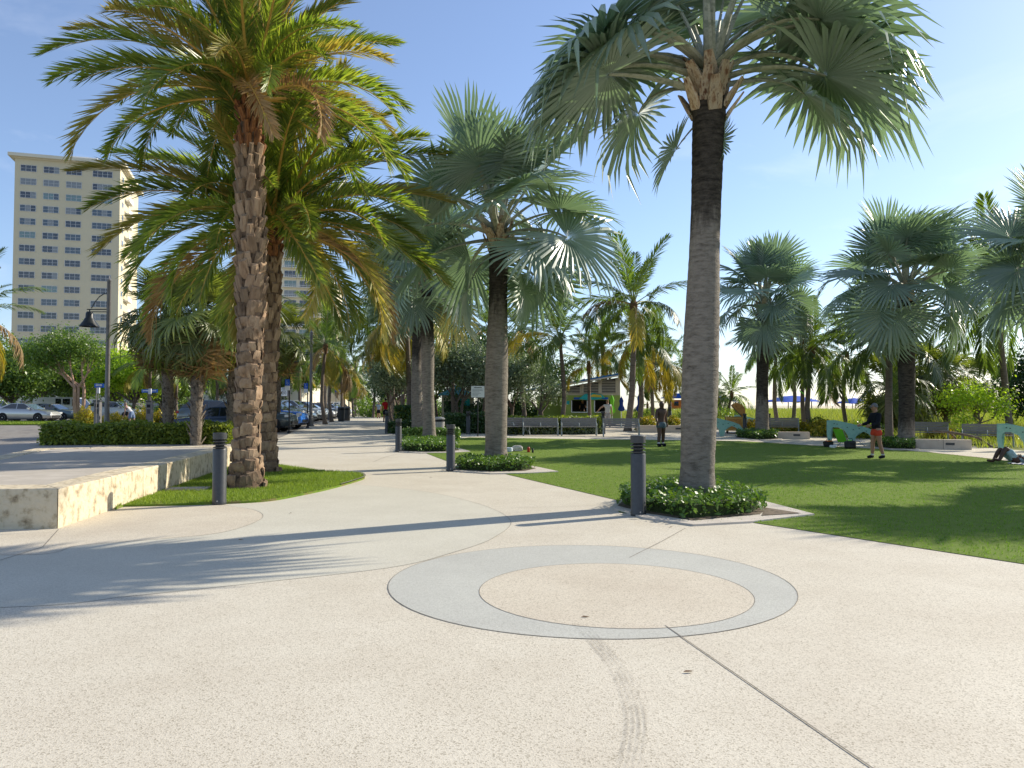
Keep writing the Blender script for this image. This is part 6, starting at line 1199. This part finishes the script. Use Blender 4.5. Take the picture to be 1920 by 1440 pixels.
    m.build('eyes', m_ink, t); m = MB(); c0_, c1_ = fin(neck + Hd @ V3((-.026, .110, .075))), fin(neck + Hd @ V3((.026, .110, .075))); m.tube([c0_, c1_], .006 * s, 6); m.build('mouth', m_redp if skin != 'deep' else SKIN['deep'], t)
    m = MB()
    for sd_ in (-1, 1): c_ = fin(neck + Hd @ V3((sd_ * .082, .005, .135))); m.lathe([(.0, -.03 * s), (.014 * s, -.01 * s), (.016 * s, .015 * s), (0, .03 * s)], 8, c_, cap=False)
    m.build('ears', sk, t)
    def capmesh(name, mt, zlow, grow, brim=None):
        m = MB(); c_ = neck + Hd @ V3((0, .012, .165)); n_ = 14; rows = 6; vs_ = []
        for j in range(rows + 1):
            ph = math.pi / 2 * (1 - j / rows) - zlow * (j / rows)
            for k_ in range(n_):
                a = 2 * math.pi * k_ / n_; back = .55 if math.sin(a) < 0 else 0; phh = ph - back * zlow * (j / rows) - (0 if math.sin(a) < .3 else -.18 * (j / rows)); vs_.append(fin(c_ + Hd @ V3((math.cos(a) * math.cos(phh) * .083 * grow, math.sin(a) * math.cos(phh) * .103 * grow, math.sin(phh) * .108 * grow))))
        m.add(vs_, [(j * n_ + k_, j * n_ + (k_ + 1) % n_, (j + 1) * n_ + (k_ + 1) % n_, (j + 1) * n_ + k_)[::-1] for j in range(rows) for k_ in range(n_)])
        if brim: m.add([fin(c_ + Hd @ V3(q)) for q in ((-.075, .075, .0), (.075, .075, .0), (.06, .175, -.02), (-.06, .175, -.02), (-.075, .075, .012), (.075, .075, .012), (.06, .175, -.008), (-.06, .175, -.008))], [(3, 2, 1, 0), (4, 5, 6, 7), (0, 1, 5, 4), (1, 2, 6, 5), (2, 3, 7, 6), (3, 0, 4, 7)])
        m.build(name, mt, t, 60)
    if hair: capmesh('hair', cloth('hair_%d' % int(sum(hair) * 1000), hair), .55, 1.03)
    if cap: capmesh('cap', cap, .12, 1.12, True)
    if bottom:
        v = [Tm @ V3((0, 0, .09)), pel]; r_ = [(.135, .108), (.155, .122)]; e = [(0, 1)]
        for hip, knee, *_ in LG: b_ = len(v); v += [hip, hip.lerp(knee, short * .55), hip.lerp(knee, short)]; r_ += [(.108, .112), (.105, .108), (.105, .108)]; e += [(1, b_), (b_, b_ + 1), (b_ + 1, b_ + 2)]
        link('skirt' if skirt else 'shorts', skin_mesh('shorts', FS(v), e, sc(r_), bottom, 1), t)
    if top:
        v = [Tm @ V3((0, 0, -.07))] + sp; r_ = [(.168, .132), (.140, .108), (.140, .106), (.164, .113), (.115, .085)]; e = [(i, i + 1) for i in range(4)]
        if sleeve > 0:
            for sh, el, wr, M2, sd_ in AR:
                b_ = len(v); v += [sh, sh.lerp(el, min(1, sleeve) * .5), sh.lerp(el, min(1, sleeve))]; r_ += [(.070, .072), (.062, .064), (.056, .058)]; e += [(3, b_), (b_, b_ + 1), (b_ + 1, b_ + 2)]
                if sleeve > 1: v += [el.lerp(wr, .5), el.lerp(wr, .95)]; r_ += [(.048, .05), (.038, .04)]; e += [(b_ + 2, b_ + 3), (b_ + 3, b_ + 4)]
        link('shirt', skin_mesh('shirt', FS(v), e, sc(r_), top, 0), t)
    for hip, knee, ank, toe, heel, M, M2 in LG:
        if sock: link('sock', skin_mesh('sock', FS([ank.lerp(knee, .24), ank]), [(0, 1)], sc([(.060, .062), (.052, .056)]), sock), t)
        if shoe: link('shoe', skin_mesh('shoe', FS([heel + V3((0, .0, .03)), ank.lerp(toe, .35) + V3((0, 0, .005)), toe]), [(0, 1), (1, 2)], sc([(.045, .045), (.048, .046), (.044, .034)]), shoe, 1), t)
    return t
greys = cloth('steel_blue', (.11, .155, .18)); blackcl = cloth('black', (.012, .014, .02)); redc = cloth('coral_red', (.62, .07, .035)); whitecl = cloth('white', (.66, .66, .65)); palet = cloth('pale_teal', (.33, .46, .46)); bluecl = cloth('blue_grey', (.20, .27, .40)); skyc = cloth('sky', (.30, .40, .52)); crims = cloth('crimson', (.42, .015, .02)); capg = cloth('cap_grey', (.16, .17, .17)); greyshoe = cloth('grey_shoe', (.30, .31, .32))
person('shirtless person in blue grey shorts standing on the lawn', gnd(1240, 837), R(-155), 1.80, 'deep', 4, ((-6, 5, 4), (8, 7, 6)), ((-16, 16, 20), (14, 20, 24)), None, greys, .52, 0, blackcl, whitecl, (.012, .01, .009), head_turn=-45, fat=1.32)
person('player in black long sleeved top, red shorts and grey cap', gnd(1644, 860), R(96), 1.74, 'tan', 3, ((-7, 3, 6), (8, 3, 6)), ((18, 6, 58), (26, 5, 50)), blackcl, redc, .48, 1.5, blackcl, whitecl, (.12, .08, .05), capg)
person('person in pale teal shorts lying back with knees drawn up', gnd(1903, 869), R(82), 1.78, 'deep', 0, ((52, 4, 112), (44, 7, 108)), ((0, 30, 20), (0, 30, 20)), palet, palet, .85, .5, None, None, (.012, .01, .009), None, 90)
person('walker in blue shirt and black shorts on the far walkway', on(710, 82), R(4), 1.74, 'tan', 2, ((10, 3, 4), (-10, 3, 10)), ((10, 8, 14), (-8, 8, 12)), skyc, blackcl, .9, .55, blackcl, None, (.25, .22, .2), capg)
person('person in crimson shirt and black trousers behind the far bollard', on(723, 60), R(10), 1.80, 'tan', 0, ((4, 3, 4), (-4, 3, 4)), ((6, 10, 14), (-4, 10, 12)), crims, blackcl, .95, .6, blackcl, None, (.03, .02, .02))
person('distant walker in orange shorts at the end of the walkway', on(720, 104), R(8), 1.72, 'fair', 0, ((8, 3, 4), (-8, 3, 6)), ((6, 8, 12), (-6, 8, 12)), whitecl, redc, .6, .5, blackcl, None, (.2, .14, .08))
person('distant walker in white shirt beside the walkway end', on(696, 98), R(170), 1.74, 'fair', 0, ((6, 3, 4), (-6, 3, 6)), ((6, 8, 12), (-6, 8, 12)), whitecl, blackcl, .6, .5, blackcl, None, (.1, .08, .06))
person('person in white vest and blue grey skirt bending forward by the croton', on(247, 48.5), R(82), 1.66, 'fair', 42, ((4, 3, 4), (-16, 3, 6)), ((40, 8, 16), (46, 8, 16)), whitecl, bluecl, .95, 0, greyshoe, None, (.30, .22, .16), skirt=True)
person('person in white top standing at the kiosk with back turned', on(1139, 47), R(5), 1.70, 'fair', 0, ((3, 3, 3), (-3, 3, 3)), ((6, 60, 10), (-6, 12, 12)), whitecl, cloth('floral', (.45, .43, .42)), .9, .3, greyshoe, None, (.30, .20, .10))
person('person in dark clothes standing inside the kiosk hatch', on(1092, 59.2), R(180), 1.68, 'tan', 0, ((0, 3, 0), (0, 3, 0)), ((30, 8, 60), (24, 8, 60)), blackcl, blackcl, .9, .5, blackcl, None, (.02, .02, .02))
tw = thing('towel', 'crumpled white towel under the reclining person', 'towel', gnd(1935, 871), R(10)); rg = np.random.default_rng(3); nn = 10; m = MB(); m.add([(-.5 + i / nn * 1.1, -.35 + j / nn * .7, .012 + abs(float(rg.normal(0, .018)))) for j in range(nn + 1) for i in range(nn + 1)], [(j * 11 + i, j * 11 + i + 1, j * 11 + i + 12, j * 11 + i + 11) for j in range(nn) for i in range(nn)]); m.build('cloth', whitecl, tw, 60)

bpy.data.scenes.remove(TS)
